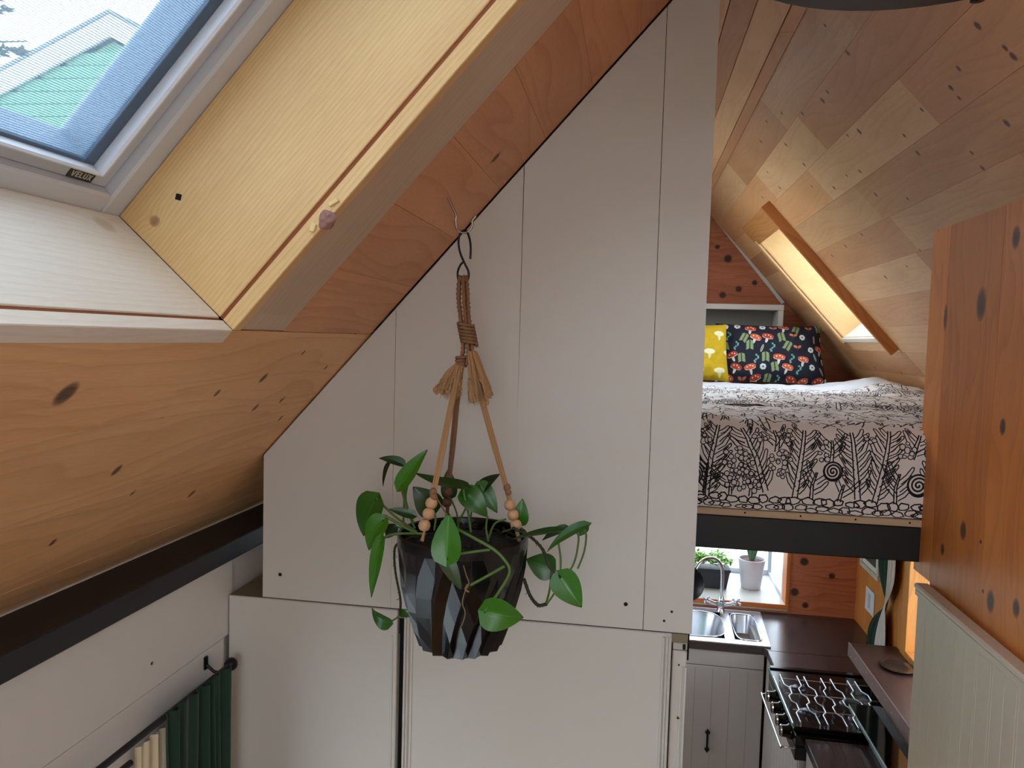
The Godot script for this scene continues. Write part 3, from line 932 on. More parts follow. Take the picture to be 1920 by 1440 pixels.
func build_loft():
	var BR := Basis(Vector3(0, 0, 1), RR, NR)
	# far gable wall of horizontal boards; the kitchen window is left open
	var wf := structure("wall_far", "far end wall of reddish pine boards with dark knots", "wall")
	var y := .0
	var rows: Array = [0.0, .43, .86, .99, 1.13, 1.27, 1.41, 1.55, 1.69, 1.83, 1.97, 2.11, 2.25, 2.39, 2.53, 2.67, 2.81, 2.95, 3.09, 3.255]
	for i in rows.size() - 1:
		var y0: float = rows[i] + .0005
		var y1: float = rows[i + 1] - .0005
		var spans := [[-.93, 1.334]]
		if y0 >= .94 and y1 < 1.84: spans = [[-.93, -.32], [.937, 1.334]]
		elif y0 > .85 and y0 < .94: spans = [[-.93, 1.334]]
		for s in spans:
			var q := PackedVector2Array()
			var l0: float = maxf(s[0], (y0 - 3.1056) / 1.1118)
			var l1: float = maxf(s[0], (y1 - 3.1056) / 1.1118)
			var r0: float = minf(s[1], (3.6688 - y0) / 1.1118)
			var r1: float = minf(s[1], (3.6688 - y1) / 1.1118)
			q.append_array([Vector2(l0, y0), Vector2(r0, y0), Vector2(r1, y1 if i != 2 or true else .94), Vector2(l1, y1)])
			if i == 2 :
				q = PackedVector2Array([Vector2(s[0], y0), Vector2(s[1], y0), Vector2(s[1], y1), Vector2(.937, y1), Vector2(.937, .944), Vector2(-.32, .944), Vector2(-.32, y1), Vector2(s[0], y1)])
			var b := wb("far", Vector2.ZERO)
			b.prism(q, Vector3(0, 0, FAR_Z), Vector3.RIGHT, Vector3.UP, Vector3.BACK, -.016, 0)
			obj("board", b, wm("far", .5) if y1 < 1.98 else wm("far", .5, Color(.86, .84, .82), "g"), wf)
	var b := MB.new()
	b.span(Vector3(-1.0, 0, -4.74), Vector3(1.36, .93, -4.617), 0)
	b.span(Vector3(-1.0, .93, -4.74), Vector3(-.34, 1.83, -4.617), 0)
	b.span(Vector3(.955, .93, -4.74), Vector3(1.36, 1.83, -4.617), 0)
	b.prism(PackedVector2Array([Vector2(-1.0, 1.83), Vector2(1.36, 1.83), Vector2(1.36, 2.2), Vector2(.42, 3.4), Vector2(.1, 3.4), Vector2(-1.0, 2.1)]), Vector3(0, 0, -4.617), Vector3.RIGHT, Vector3.UP, Vector3.BACK, -.12, 0)
	obj("backing", b, mats.roof, wf)
	# pale strip running down the gable edge
	b = MB.new()
	b.box(Vector3(.614, 2.986, -4.592), Vector3(.70, .02, .014), .002, 0, Basis(Vector3.BACK, -atan(1.21)))
	structure("trim_2", "thin pale strip along the sloping edge of the far gable", "trim", b, mats.white)
	# far roof window lining
	var w := structure("window_5", "small roof window over the bed with brightly lit pine lining", "window")
	var p := wb("pine")
	p.box(rp(-3.361, .656, .095), Vector3(.018, .815, .27), .0015, 1, BR)
	obj("jamb_board", p, wm("pine", .5, Color(.86, .72, .62), "d"), w)
	p = wb("jamb", Vector2(.0, .13))
	p.box(rp(-4.061, .682, .125), Vector3(.022, .64, .24), .0015, 1, BR)
	obj("jamb_board", p, wm("jamb", .5), w)
	p = wb("jamb", Vector2(.0, .01))
	p.box(rp(-4.075, .682, -.006), Vector3(.04, .68, .012), .0015, 1, BR)
	obj("jamb_edge_strip", p, wm("jamb", .5), w)
	p = wb("sill", Vector2(-.7, .12))
	p.box(rp(-3.71, 1.0065, .118), Vector3(.68, .022, .225), .0015, 0, BR)
	obj("sill_board", p, wm("sill", .5), w)
	p = wb("sill", Vector2(-.7, .01))
	p.box(rp(-3.71, 1.0065, -.004), Vector3(.68, .022, .012), .0015, 0, BR)
	obj("sill_edge_strip", p, wm("sill", .5), w)
	p = wb("sill", Vector2(-.7, .12))
	p.box(rp(-3.71, .357, .118), Vector3(.68, .022, .225), .0015, 0, BR)
	obj("head_board", p, wm("sill", .5), w)
	p = wb("pine")
	p.box(rp(-3.745, .308, -.004), Vector3(.75, .118, .008), .0015, 0, BR)
	obj("head_casing", p, wm("pine", .5, Color(.92, .86, .84), "e"), w)
	p = wb("right", Vector2(-3.7, 1.05))
	p.box(rp(-3.71, 1.0485, .008), Vector3(.70, .062, .014), .0006, 0, BR)
	obj("plank", p, wm("right", .5), w)
	b = MB.new()
	for q in [[-4.05, -4.01], [-3.41, -3.37]]: b.box(rp((q[0] + q[1]) * .5, .682, .27), Vector3(.04, .64, .05), .003, 0, BR)
	for s in [.387, .977]: b.box(rp(-3.71, s, .27), Vector3(.60, .04, .05), .003, 0, BR)
	obj("frame", b, mats.frame_grey, w)
	b = MB.new()
	b.box(rp(-3.71, .682, .285), Vector3(.62, .58, .006), 0, 0, BR)
	obj("pane", b, mats.pane, w)
	# sleeping platform
	b = wb("pine")
	b.span(Vector3(-.90, 1.905, -4.598), Vector3(1.318, 1.985, -2.285), .002)
	structure("floor_loft", "pine deck of the sleeping loft under the bed", "floor", b, wm("pine", .5))
	b = MB.new()
	b.span(Vector3(-.87, 1.890, -2.28), Vector3(1.318, 1.9865, -2.20), .003)
	structure("trim_3", "dark blue black beam across the front of the sleeping loft", "beam", b, mat("beam_blue", Color(.04, .055, .085), .45))
	p = wb("pale")
	p.span(Vector3(-.87, 1.9868, -2.32), Vector3(1.318, 2.007, -2.198), .002, 0)
	var t3 := structure("trim_4", "cream wooden strip with screw holes on top of the loft beam", "trim", p, wm("pale", .5, Color(1, .97, .9), "s"))
	for x in [.325, .475, .62, .76]:
		b = MB.new()
		b.lathe(PackedVector2Array([Vector2(0, .0008), Vector2(.0026, .0006), Vector2(.003, -.0004)]), Vector3(x, 1.998, -2.1978), 8, Basis(Vector3.RIGHT, PI / 2))
		obj("screw_hole", b, mats.hole, t3)
	# mattress and duvet
	b = MB.new()
	b.span(Vector3(-.55, 2.009, -4.42), Vector3(1.21, 2.20, -2.24), .03)
	tag(obj("mattress", b, mats.white_dull), "white mattress under the black line patterned duvet", "mattress")
	var prof: Array = [Vector2(2.010, -2.196), Vector2(2.10, -2.192), Vector2(2.19, -2.194), Vector2(2.228, -2.203), Vector2(2.250, -2.225), Vector2(2.262, -2.27), Vector2(2.268, -2.38), Vector2(2.272, -2.6), Vector2(2.279, -2.73), Vector2(2.262, -2.78), Vector2(2.275, -2.86), Vector2(2.285, -3.05), Vector2(2.268, -3.12), Vector2(2.275, -3.25), Vector2(2.280, -3.5), Vector2(2.276, -3.8), Vector2(2.270, -4.05)]
	var arc: Array = [0.0]
	for i in prof.size() - 1: arc.append(arc[i] + (prof[i + 1] - prof[i]).length())
	var nz := FastNoiseLite.new()
	nz.seed = 4
	nz.frequency = 1.0
	var surf := func(u: float, k: float) -> Vector3:
		var x := lerpf(-.55, 1.262, u)
		var i := mini(int(k), prof.size() - 2)
		var f := k - i
		var q: Vector2 = prof[i].cubic_interpolate(prof[i + 1], prof[maxi(i - 1, 0)], prof[mini(i + 2, prof.size() - 1)], f)
		var wr := nz.get_noise_2d(x * 5.0, q.y * 4.0) * .012 + nz.get_noise_2d(x * 14.0 + 8.0, q.y * 12.0) * .005
		var yy := q.x
		var zz := q.y
		if k > 4.5:
			yy += wr * 1.1 + .055 * exp(-pow((x - 1.10) / .13, 2.0) - pow((zz + 3.75) / .5, 2.0))
		else: zz += wr * .5 + .004 * sin(x * 22.0)
		if k > 7.0 and k < 10.5: zz += .05 * sin(x * 4.0)
		yy = minf(yy, gable(x) - .012)
		return Vector3(x, yy, zz)
	b = MB.new()
	b.grid(110, 84, func(u, v2): return surf.call(u, v2 * 14.0), func(u, v2):
		var k: float = v2 * 14.0
		var i := mini(int(k), 15)
		return Vector2(lerpf(-.55, 1.262, u) - .19, -lerpf(arc[i], arc[i + 1], k - i)) / Vector2(1.2, .6))
	var dv := obj("duvet", b, mat("forest", Color.WHITE, .9, 0.0, "forest"))
	tag(dv, "white duvet printed with a black line forest, hanging over the loft edge", "duvet")
	b = MB.new()
	b.grid(60, 14, func(u, v2): return surf.call(u, 14.0 + v2 * 2.0), func(u, v2): return Vector2(u, v2), Vector3.UP)
	obj("turned_back_edge", b, mat("bed_white", Color(.86, .87, .88), .9), dv)
	# pillows
	var pillow := func(called: String, c: Vector3, sx: float, sy: float, sz: float, lean: float, m: Material, turn := 0.0):
		var pb := MB.new()
		var B := Basis(Vector3.UP, turn) * Basis(Vector3.RIGHT, lean)
		for side in [1.0, -1.0]:
			pb.grid(28, 20, func(u, v2):
				var a: float = u * 2.0 - 1.0
				var d: float = v2 * 2.0 - 1.0
				var e := pow(maxf(0.0, (1.0 - pow(absf(a), 3.2)) * (1.0 - pow(absf(d), 3.2))), .55)
				var pinch := 1.0 - .05 * (1.0 - a * a) * d * d - .05 * (1.0 - d * d) * a * a
				var wr := nz.get_noise_2d(u * 7.0 + c.x * 5.0, v2 * 7.0) * .014 * e
				var lean2 := 1.0 - (.11 * (d + 1.0) * .5 if a > 0.0 else 0.0) * a
				return c + B * Vector3(a * sx * pinch * lean2, d * sy * pinch, side * (sz * e + wr)), func(u, v2): return Vector2(u, 1.0 - v2), B * Vector3(0, 0, side))
		return obj(called, pb, m)
	tag(pillow.call("pillow", Vector3(.725, 2.426, -4.27), .29, .165, .075, -.28, mat("navy_print", Color.WHITE, .85, 0.0, "navy"), 0.0), "navy pillow printed with mushrooms, flowers and leaves", "pillow")
	tag(pillow.call("pillow", Vector3(.33, 2.425, -4.17), .17, .155, .05, -.22, mat("yellow_print", Color.WHITE, .85, 0.0, "yellow")), "yellow cushion printed with white mushrooms", "cushion")
	# white cubby shelf behind the pillows
	var t := thing("headboard_shelf", Vector3(.1, 2.28, -4.5), "white open headboard shelf box behind the pillows", "shelf")
	b = MB.new()
	b.span(Vector3(-.5, 2.668, -4.597), Vector3(.812, 2.698, -4.42), .002)
	obj("top", b, mats.white, t)
	b = MB.new()
	b.span(Vector3(.782, 2.285, -4.597), Vector3(.811, 2.6675, -4.42), .002)
	obj("side", b, mats.white, t)
	b = MB.new()
	b.span(Vector3(-.5, 2.285, -4.597), Vector3(.781, 2.6675, -4.585), .001)
	obj("back", b, mat("grey_back", Color(.50, .49, .46), .7), t)

func build_kitchen():
	# garden window bay over the sink
	var w := structure("window_6", "bright bay window over the sink with a white sill", "window")
	var b := MB.new()
	b.span(Vector3(-.33, .915, -5.20), Vector3(.948, .953, -4.585), .003)
	obj("sill", b, mats.white, w)
	var p := wb("pine")
	p.span(Vector3(.930, .944, -4.70), Vector3(.950, 1.83, -4.588), .002, 1)
	obj("jamb", p, wm("pine", .5, Color(.98, .78, .62), "j"), w)
	p = wb("pine")
	p.span(Vector3(-.33, .925, -4.587), Vector3(.95, .9535, -4.580), .002, 0)
	obj("sill_nosing", p, wm("pine", .5, Color(.98, .74, .56), "j2"), w)
	b = MB.new()
	for q in [[Vector3(.925, .954, -5.19), Vector3(.948, 1.56, -5.165)], [Vector3(.932, .954, -4.74), Vector3(.948, 1.56, -4.702)], [Vector3(-.33, .954, -5.19), Vector3(-.305, 1.56, -5.165)], [Vector3(-.3, .954, -5.19), Vector3(.924, .985, -5.165)], [Vector3(-.3, 1.53, -5.19), Vector3(.924, 1.56, -5.165)], [Vector3(-.33, 1.80, -4.76), Vector3(.948, 1.83, -4.735)], [Vector3(.932, .954, -5.164), Vector3(.946, .975, -4.741)]]:
		b.span(q[0], q[1], .002)
	obj("frame", b, mats.frame_grey, w)
	b = MB.new()
	b.span(Vector3(-.30, .986, -5.18), Vector3(.924, 1.529, -5.176), 0)
	b.span(Vector3(.938, .976, -5.16), Vector3(.942, 1.55, -4.745), 0)
	obj("pane", b, mats.pane, w)
	b = MB.new()
	b.box(Vector3(.31, 1.685, -4.965), Vector3(1.26, .005, .52), 0, 0, Basis(Vector3.RIGHT, -.53))
	obj("sloping_pane", b, mats.pane, w)
	# worktop in three slabs, with the sink opening
	var wt := mat("worktop", Color.WHITE, .22, 0.0, "brown")
	var top := .90
	var t := thing("worktop", Vector3(.8, .86, -4.0), "dark brown glossy L-shaped worktop along far and right walls", "worktop")
	for q in [[Vector3(-.6, .862, -4.599), Vector3(1.319, top, -4.545)], [Vector3(-.6, .862, -4.085), Vector3(.72, top, -4.03)], [Vector3(-.6, .862, -4.545), Vector3(.02, top, -4.085)]]:
		p = wb("brown")
		p.span(q[0], q[1], .002, 0)
		obj("slab", p, wt, t)
	p = wb("brown")
	p.prism(PackedVector2Array([Vector2(.765, -4.545), Vector2(1.319, -4.545), Vector2(1.319, -4.004), Vector2(.737, -4.004), Vector2(.72, -4.03), Vector2(.72, -4.085), Vector2(.765, -4.085)]), Vector3.ZERO, Vector3.RIGHT, Vector3.BACK, Vector3.UP, .862, top)
	obj("slab", p, wt, t)
	p = wb("brown")
	p.span(Vector3(.735, .862, -4.002), Vector3(1.319, top, -3.742), .003, 2)
	obj("slab", p, wt, t)
	p = wb("brown")
	p.span(Vector3(.735, .862, -3.118), Vector3(1.319, top, -2.30), .003, 2)
	obj("slab", p, wt, t)
	# sink with two bowls
	t = thing("sink", Vector3(.45, .9, -4.3), "steel inset sink with one large and one small bowl", "sink")
	var rim := PackedVector2Array([Vector2(.0, -4.56), Vector2(.785, -4.56), Vector2(.757, -4.035), Vector2(.0, -4.035)])
	b = MB.new()
	for q in [[Vector2(0, -4.56), Vector2(.785, -4.56), Vector2(.783, -4.50), Vector2(0, -4.50)], [Vector2(0, -4.10), Vector2(.762, -4.10), Vector2(.757, -4.035), Vector2(0, -4.035)], [Vector2(.735, -4.4995), Vector2(.783, -4.4995), Vector2(.762, -4.1005), Vector2(.722, -4.1005)], [Vector2(.548, -4.4995), Vector2(.600, -4.4995), Vector2(.585, -4.1005), Vector2(.535, -4.1005)]]:
		b.prism(PackedVector2Array(q), Vector3.ZERO, Vector3.RIGHT, Vector3.BACK, Vector3.UP, .901, .9055)
	for e in [[Vector3(0, .9055, -4.037), Vector3(.757, .9055, -4.037)], [Vector3(.757, .9055, -4.037), Vector3(.785, .9055, -4.558)], [Vector3(0, .9055, -4.558), Vector3(.785, .9055, -4.558)]]:
		b.tube([e[0], e[1]], .0035, 8)
	obj("rim", b, mats.steel, t)
	for q in [[.02, .545, -4.498, -4.102, .16], [.598, .736, -4.498, -4.102, .10]]:
		b = MB.new()
		var x0: float = q[0]
		var x1: float = q[1]
		var z0: float = q[2]
		var z1: float = q[3]
		var dep: float = q[4]
		b.grid(40, 8, func(u, v2):
			var a: float = u * TAU
			var k: float = lerpf(1.0, .86, v2)
			var c := Vector3((x0 + x1) * .5, 0, (z0 + z1) * .5)
			var ex := absf(cos(a)) ; var ez := absf(sin(a))
			var rr := 1.0 / pow(pow(ex, 5.0) + pow(ez, 5.0), .2)
			return c + Vector3(cos(a) * rr * (x1 - x0) * .5 * k, .9045 - dep * v2, sin(a) * rr * (z1 - z0) * .5 * k), func(u, v2): return Vector2(u, v2))
		b.grid(40, 3, func(u, v2):
			var a: float = u * TAU
			var c := Vector3((x0 + x1) * .5, .9045 - dep, (z0 + z1) * .5)
			var rr := 1.0 / pow(pow(absf(cos(a)), 5.0) + pow(absf(sin(a)), 5.0), .2)
			return c + Vector3(cos(a) * rr * (x1 - x0) * .43 * (1.0 - v2), -.006 * v2, sin(a) * rr * (z1 - z0) * .43 * (1.0 - v2)), func(u, v2): return Vector2(u, v2), Vector3.UP)
		obj("bowl", b, mats.steel, t)
		b = MB.new()
		var prev: Array = []
		for k in 41:
			var a := TAU * k / 40.0
			var rr := 1.0 / pow(pow(absf(cos(a)), 5.0) + pow(absf(sin(a)), 5.0), .2)
			prev.append(Vector3((x0 + x1) * .5 + cos(a) * rr * (x1 - x0) * .5, .906, (z0 + z1) * .5 + sin(a) * rr * (z1 - z0) * .5))
		b.tube(prev, .004, 8, false)
		obj("bowl_edge", b, mats.chrome, t)
	# faucet
	var f := Vector3(.556, .906, -4.515)
	t = thing("faucet", f, "chrome swan neck faucet with two cross handles behind the sink", "faucet")
	b = MB.new()
	b.lathe(PackedVector2Array([Vector2(0, 0), Vector2(.026, 0), Vector2(.026, .008), Vector2(.018, .018), Vector2(.020, .045), Vector2(.024, .062), Vector2(.016, .085), Vector2(.010, .10), Vector2(0, .10)]), f, 20)
	obj("body", b, mats.chrome, t)
	b = MB.new()
	var sp: Array = [f + Vector3(0, .09, 0), f + Vector3(.002, .18, .0)]
	for k in 13:
		var a := PI * k / 12.0
		sp.append(f + Vector3(.0 - .085 + .085 * cos(a), .235 + .095 * sin(a), .06 - .06 * cos(a)))
	sp.append(f + Vector3(-.172, .20, .125))
	b.tube(smooth(sp, 4), .0095, 12)
	obj("spout", b, mats.chrome, t)
	for sx in [-1.0, 1.0]:
		b = MB.new()
		var hc := f + Vector3(sx * .085, .075, .03)
		b.tube([f + Vector3(sx * .012, .045, .005), f + Vector3(sx * .05, .058, .018), hc], .010, 10)
		b.tube([hc + Vector3(-.02, .012, 0), hc + Vector3(.02, -.012, 0)], .005, 8)
		b.tube([hc + Vector3(.008, .018, .012), hc + Vector3(-.008, -.018, -.012)], .005, 8)
		for e in [Vector3(-.02, .012, 0), Vector3(.02, -.012, 0), Vector3(.008, .018, .012), Vector3(-.008, -.018, -.012)]: b.ball(hc + e, Vector3(.0075, .0075, .0075), 8, 6)
		obj("handle", b, mats.chrome, t)
	# base cabinets
	var cw := mat("cabinet_paint", Color(.72, .70, .68), .45)
	t = thing("sink_cabinet", Vector3(.2, 0, -4.3), "white cabinet under the sink with a black spear handle", "cabinet")
	b = MB.new()
	for q in [[Vector3(-.6, .05, -4.59), Vector3(-.58, .860, -4.062)], [Vector3(.713, .05, -4.59), Vector3(.733, .860, -4.062)], [Vector3(-.58, .05, -4.59), Vector3(.713, .07, -4.062)], [Vector3(-.58, .07, -4.59), Vector3(.713, .860, -4.575)], [Vector3(-.58, .07, -4.075), Vector3(.145, .860, -4.062)]]:
		b.span(q[0], q[1], .002)
	obj("body", b, cw, t)
	b = MB.new()
	b.span(Vector3(.146, .776, -4.061), Vector3(.730, .858, -4.043), .002)
	obj("front_board", b, cw, t)
	b = MB.new()
	b.span(Vector3(.146, .06, -4.061), Vector3(.7305, .772, -4.043), .003)
	var d := obj("door", b, cw, t)
	for x in [.2, .29, .38, .47, .56, .65]:
		b = MB.new()
		b.span(Vector3(x, .075, -4.0428), Vector3(x + .0025, .76, -4.0422), 0)
		obj("groove", b, mat("groove_white", Color(.60, .59, .57), .6), d)
	b = MB.new()
	b.prism(PackedVector2Array([Vector2(0, .066), Vector2(.009, .052), Vector2(.013, .048), Vector2(.012, .042), Vector2(.006, .036), Vector2(.0055, -.036), Vector2(.012, -.042), Vector2(.013, -.048), Vector2(.009, -.052), Vector2(0, -.066), Vector2(-.009, -.052), Vector2(-.013, -.048), Vector2(-.012, -.042), Vector2(-.0055, -.036), Vector2(-.006, .036), Vector2(-.012, .042), Vector2(-.013, .048), Vector2(-.009, .052)]), Vector3(.458, .375, -4.028), Vector3.RIGHT, Vector3.UP, Vector3.BACK, 0, .006)
	b.span(Vector3(.454, .325, -4.043), Vector3(.462, .335, -4.028), .001)
	b.span(Vector3(.454, .415, -4.043), Vector3(.462, .425, -4.028), .001)
	obj("handle", b, mats.black_metal, d)
	t = thing("side_cabinet", Vector3(1.0, 0, -3.9), "pale grooved cabinet side between sink corner and stove", "cabinet")
	b = MB.new()
	b.span(Vector3(.742, .05, -4.04), Vector3(1.318, .860, -3.744), .002)
	obj("body", b, cw, t)
	t = thing("near_cabinet", Vector3(1.0, 0, -2.7), "pale cabinet under the near worktop in front of the stove", "cabinet")
	b = MB.new()
	b.span(Vector3(.742, .05, -3.116), Vector3(1.318, .860, -2.31), .002)
	obj("body", b, cw, t)
	# stove
	t = thing("stove", Vector3(.95, 0, -3.45), "black gas stove with wire grates, knobs and a silver rail", "stove")
	b = MB.new()
	b.span(Vector3(.722, .05, -3.738), Vector3(1.25, .80, -3.153), .002)
	obj("body", b, cw, t)
	for k in 9:
		b = MB.new()
		b.span(Vector3(.716, .06, -3.735 + k * .0645), Vector3(.7225, .79, -3.735 + k * .0645 + .062), .002)
		obj("front_board", b, cw, t)
	b = MB.new()
	b.span(Vector3(.700, .801, -3.740), Vector3(1.25, .861, -3.124), .004)
	b.span(Vector3(.700, .861, -3.740), Vector3(1.25, .905, -3.124), .003)
	obj("control_panel", b, mats.black_enamel, t)
	b = MB.new()
	b.span(Vector3(.694, .906, -3.745), Vector3(1.25, .922, -3.148), .004)
	b.span(Vector3(.700, .9225, -3.745), Vector3(1.25, .930, -3.715), .003)
	b.span(Vector3(.700, .9225, -3.168), Vector3(1.25, .932, -3.145), .003)
	obj("hob", b, mats.black_enamel, t)
	b = MB.new()
	b.tube([Vector3(.695, .936, -3.60), Vector3(.695, .936, -3.16)], .004, 8)
	obj("chrome_edge", b, mats.chrome, t)
	for q in [[.789, -3.30], [.985, -3.42], [.985, -3.28], [.789, -3.52]]:
		b = MB.new()
		b.lathe(PackedVector2Array([Vector2(0, .012), Vector2(.024, .012), Vector2(.030, .008), Vector2(.031, .003), Vector2(.042, .0015), Vector2(.044, 0), Vector2(0, 0)]), Vector3(q[0], .9225, q[1]), 24)
		obj("burner", b, mat("burner", Color(.22, .23, .26), .3, .8), t)
	var xs := [.722, .797, .828, .902, .944, 1.018, 1.05, 1.124]
	for i in 8:
		var sg := 1.0 if i % 2 == 0 else -1.0
		var pts: Array = []
		for q in [[0.0, -3.597], [0.0, -3.495], [1.0, -3.463], [.95, -3.408], [.0, -3.384], [.0, -3.335], [.9, -3.312], [.9, -3.256], [.0, -3.230], [.0, -3.148]]:
			pts.append(Vector3(xs[i] + sg * .0185 * q[0], .95, q[1]))
		b = MB.new()
		b.tube(pts, .0032, 6)
		b.tube([pts[0], pts[0] - Vector3(0, .022, 0)], .0032, 6)
		b.tube([pts[-1], pts[-1] - Vector3(0, .018, 0)], .0032, 6)
		obj("grate_wire", b, mats.steel, t)
	for z in [-3.57, -3.42, -3.268]:
		b = MB.new()
		b.tube([Vector3(.715, .945, z), Vector3(1.13, .945, z)], .0022, 6)
		obj("grate_cross_wire", b, mats.steel, t)
	for z in [-3.535, -3.425, -3.315, -3.225]:
		b = MB.new()
		var B := Basis(Vector3.BACK, PI / 2)
		b.lathe(PackedVector2Array([Vector2(0, 0), Vector2(.031, 0), Vector2(.031, .008), Vector2(.026, .012), Vector2(.023, .036), Vector2(.020, .040), Vector2(0, .040)]), Vector3(.6995, .870, z), 24, B)
		var kn := obj("knob", b, mats.black_enamel, t)
		b = MB.new()
		b.lathe(PackedVector2Array([Vector2(.0225, .034), Vector2(.0262, .036), Vector2(.0225, .041)]), Vector3(.6995, .870, z), 20, B)
		obj("knob_ring", b, mats.chrome, kn)
	b = MB.new()
	b.tube(smooth([Vector3(.70, .85, -3.60), Vector3(.665, .85, -3.60), Vector3(.648, .85, -3.592), Vector3(.645, .85, -3.57), Vector3(.645, .85, -3.16), Vector3(.648, .85, -3.138), Vector3(.665, .85, -3.13), Vector3(.701, .85, -3.13)], 4), .0042, 8)
	obj("rail", b, mats.chrome, t)
	# raised back shelf, plate, small appliance
	t = thing("raised_shelf", Vector3(1.2, .9, -3.1), "raised brown shelf with speckled front running beside the stove", "shelf")
	p = wb("brown")
	p.span(Vector3(1.102, 1.005, -3.890), Vector3(1.318, 1.020, -2.30), .002, 2)
	obj("board", p, mat("shelf_brown", Color(1.0, .78, .68), .4, 0.0, "brown"), t)
	b = MB.new()
	b.span(Vector3(1.096, .955, -3.893), Vector3(1.1015, 1.022, -2.30), .001)
	var ff := obj("fascia", b, mat("fascia", Color(.46, .34, .31), .45), t)
	for k in 14:
		b = MB.new()
		b.ball(Vector3(1.0955, .968 + .04 * fposmod(k * .618, 1.0), -3.84 + k * .085), Vector3(.001, .004, .005), 6, 4)
		obj("fleck", b, mat("fleck", Color(.72, .62, .58), .4), ff)
	for z in [-3.86, -3.1, -2.35]:
		b = MB.new()
		b.span(Vector3(1.27, .9005, z), Vector3(1.315, 1.0045, z + .02), .001)
		obj("support", b, mats.dark, t)
	var pc := Vector3(1.238, 1.0205, -3.615)
	b = MB.new()
	b.lathe(PackedVector2Array([Vector2(0, .003), Vector2(.045, .003), Vector2(.072, .012), Vector2(.074, .011), Vector2(.048, 0), Vector2(0, 0)]), pc, 40)
	tag(obj("plate", b, mat("plate_glass", Color(.16, .13, .12), .12)), "dark glossy plate on the raised brown shelf", "plate")
	t = thing("countertop_oven", Vector3(1.02, .9, -2.9), "flat black glass-topped appliance with silver side on the worktop", "appliance")
	b = MB.new()
	b.span(Vector3(.958, .934, -3.352), Vector3(1.25, .953, -2.45), .003)
	b.span(Vector3(.975, .9005, -3.115), Vector3(1.24, .934, -2.46), .003)
	obj("case", b, mat("silver_case", Color(.60, .61, .63), .4, .6), t)
	b = MB.new()
	b.span(Vector3(.9585, .9530, -3.350), Vector3(1.09, .9575, -2.452), .0015)
	obj("glass_top", b, mats.glass_black, t)
	# dark round pan lid hanging left of the window
	t = thing("pan", Vector3(.30, 1.215, -4.03), "dark blue round pan with silver edge hanging left of the faucet", "pan")
	b = MB.new()
	var PB := Basis(Vector3.RIGHT, PI / 2) * Basis(Vector3.BACK, -.12)
	b.lathe(PackedVector2Array([Vector2(0, 0), Vector2(.075, 0), Vector2(.098, .03), Vector2(.101, .032), Vector2(.078, -.003), Vector2(0, -.003)]), t.position, 36, PB)
	obj("bowl", b, mat("pan_blue", Color(.03, .06, .13), .35), t)
	b = MB.new()
	b.lathe(PackedVector2Array([Vector2(.098, .030), Vector2(.102, .030), Vector2(.103, .033), Vector2(.098, .033)]), t.position, 36, PB)
	obj("edge", b, mats.chrome, t)
	b = MB.new()
	b.tube([t.position + Vector3(0, .1, 0), t.position + Vector3(0, .67, .0)], .004, 8)
	obj("hanger", b, mats.black_metal, t)
	# plants on the sill
	t = thing("herb_trough", Vector3(.50, .954, -4.84), "dark grey trough of bright green herbs on the window sill", "potted plant")
	b = MB.new()
	var tc := t.position
	b.grid(4, 1, func(u, v2):
		var a: float = u * TAU + PI / 4
		var k: float = lerpf(.86, 1.0, v2)
		return tc + Vector3(signf(cos(a)) * .135 * k, .12 * v2, signf(sin(a)) * .06 * k), func(u, v2): return Vector2(u, v2))
	var tr := MB.new()
	for s in [[Vector3(-1, 0, 1), Vector3(1, 0, 1)], [Vector3(1, 0, 1), Vector3(1, 0, -1)], [Vector3(1, 0, -1), Vector3(-1, 0, -1)], [Vector3(-1, 0, -1), Vector3(-1, 0, 1)]]:
		var lo := Vector3(.118, 1, .05)
		var hi := Vector3(.135, 1, .062)
		tr.flat([tc + s[0] * lo, tc + s[1] * lo, tc + s[1] * hi + Vector3(0, .115, 0), tc + s[0] * hi + Vector3(0, .115, 0)], s[0] + s[1])
	tr.span(tc + Vector3(-.14, .110, -.066), tc + Vector3(.14, .124, .066), .003)
	obj("trough", tr, mat("trough", Color(.16, .16, .19), .6), t)
	b = MB.new()
	for k in 420:
		var q := tc + Vector3(rng.randf_range(-.13, .13), .125, rng.randf_range(-.055, .055))
		var hgt := rng.randf_range(.02, .085)
		var dir := Vector3(rng.randf_range(-.6, .6), 1, rng.randf_range(-.6, .6)).normalized()
		leaf(b, q + dir * hgt, q + dir * hgt + Vector3(rng.randf_range(-1, 1), rng.randf_range(-.2, .7), rng.randf_range(-1, 1)).normalized() * .026, .017, Vector3(rng.randf_range(-.5, .5), 1, rng.randf_range(-.2, .8)), .2, .2, 4)
	var hl := obj("foliage", b, leaf_mat(5), t)
	hl.set_meta("kind", "stuff")
	t = thing("succulent_pot", Vector3(.775, .954, -4.87), "white tapered pot with a small green succulent on the sill", "potted plant")
	b = MB.new()
	b.lathe(PackedVector2Array([Vector2(0, 0), Vector2(.056, 0), Vector2(.060, .006), Vector2(.082, .178), Vector2(.082, .184), Vector2(.076, .184), Vector2(.074, .168), Vector2(0, .168)]), t.position, 32)
	obj("pot", b, mat("pot_white", Color(.82, .81, .84), .5), t)
	b = MB.new()
	b.lathe(PackedVector2Array([Vector2(.073, .169), Vector2(.04, .174), Vector2(0, .176)]), t.position, 24)
	obj("soil", b, mat("soil_light", Color(.40, .28, .24), .9), t)
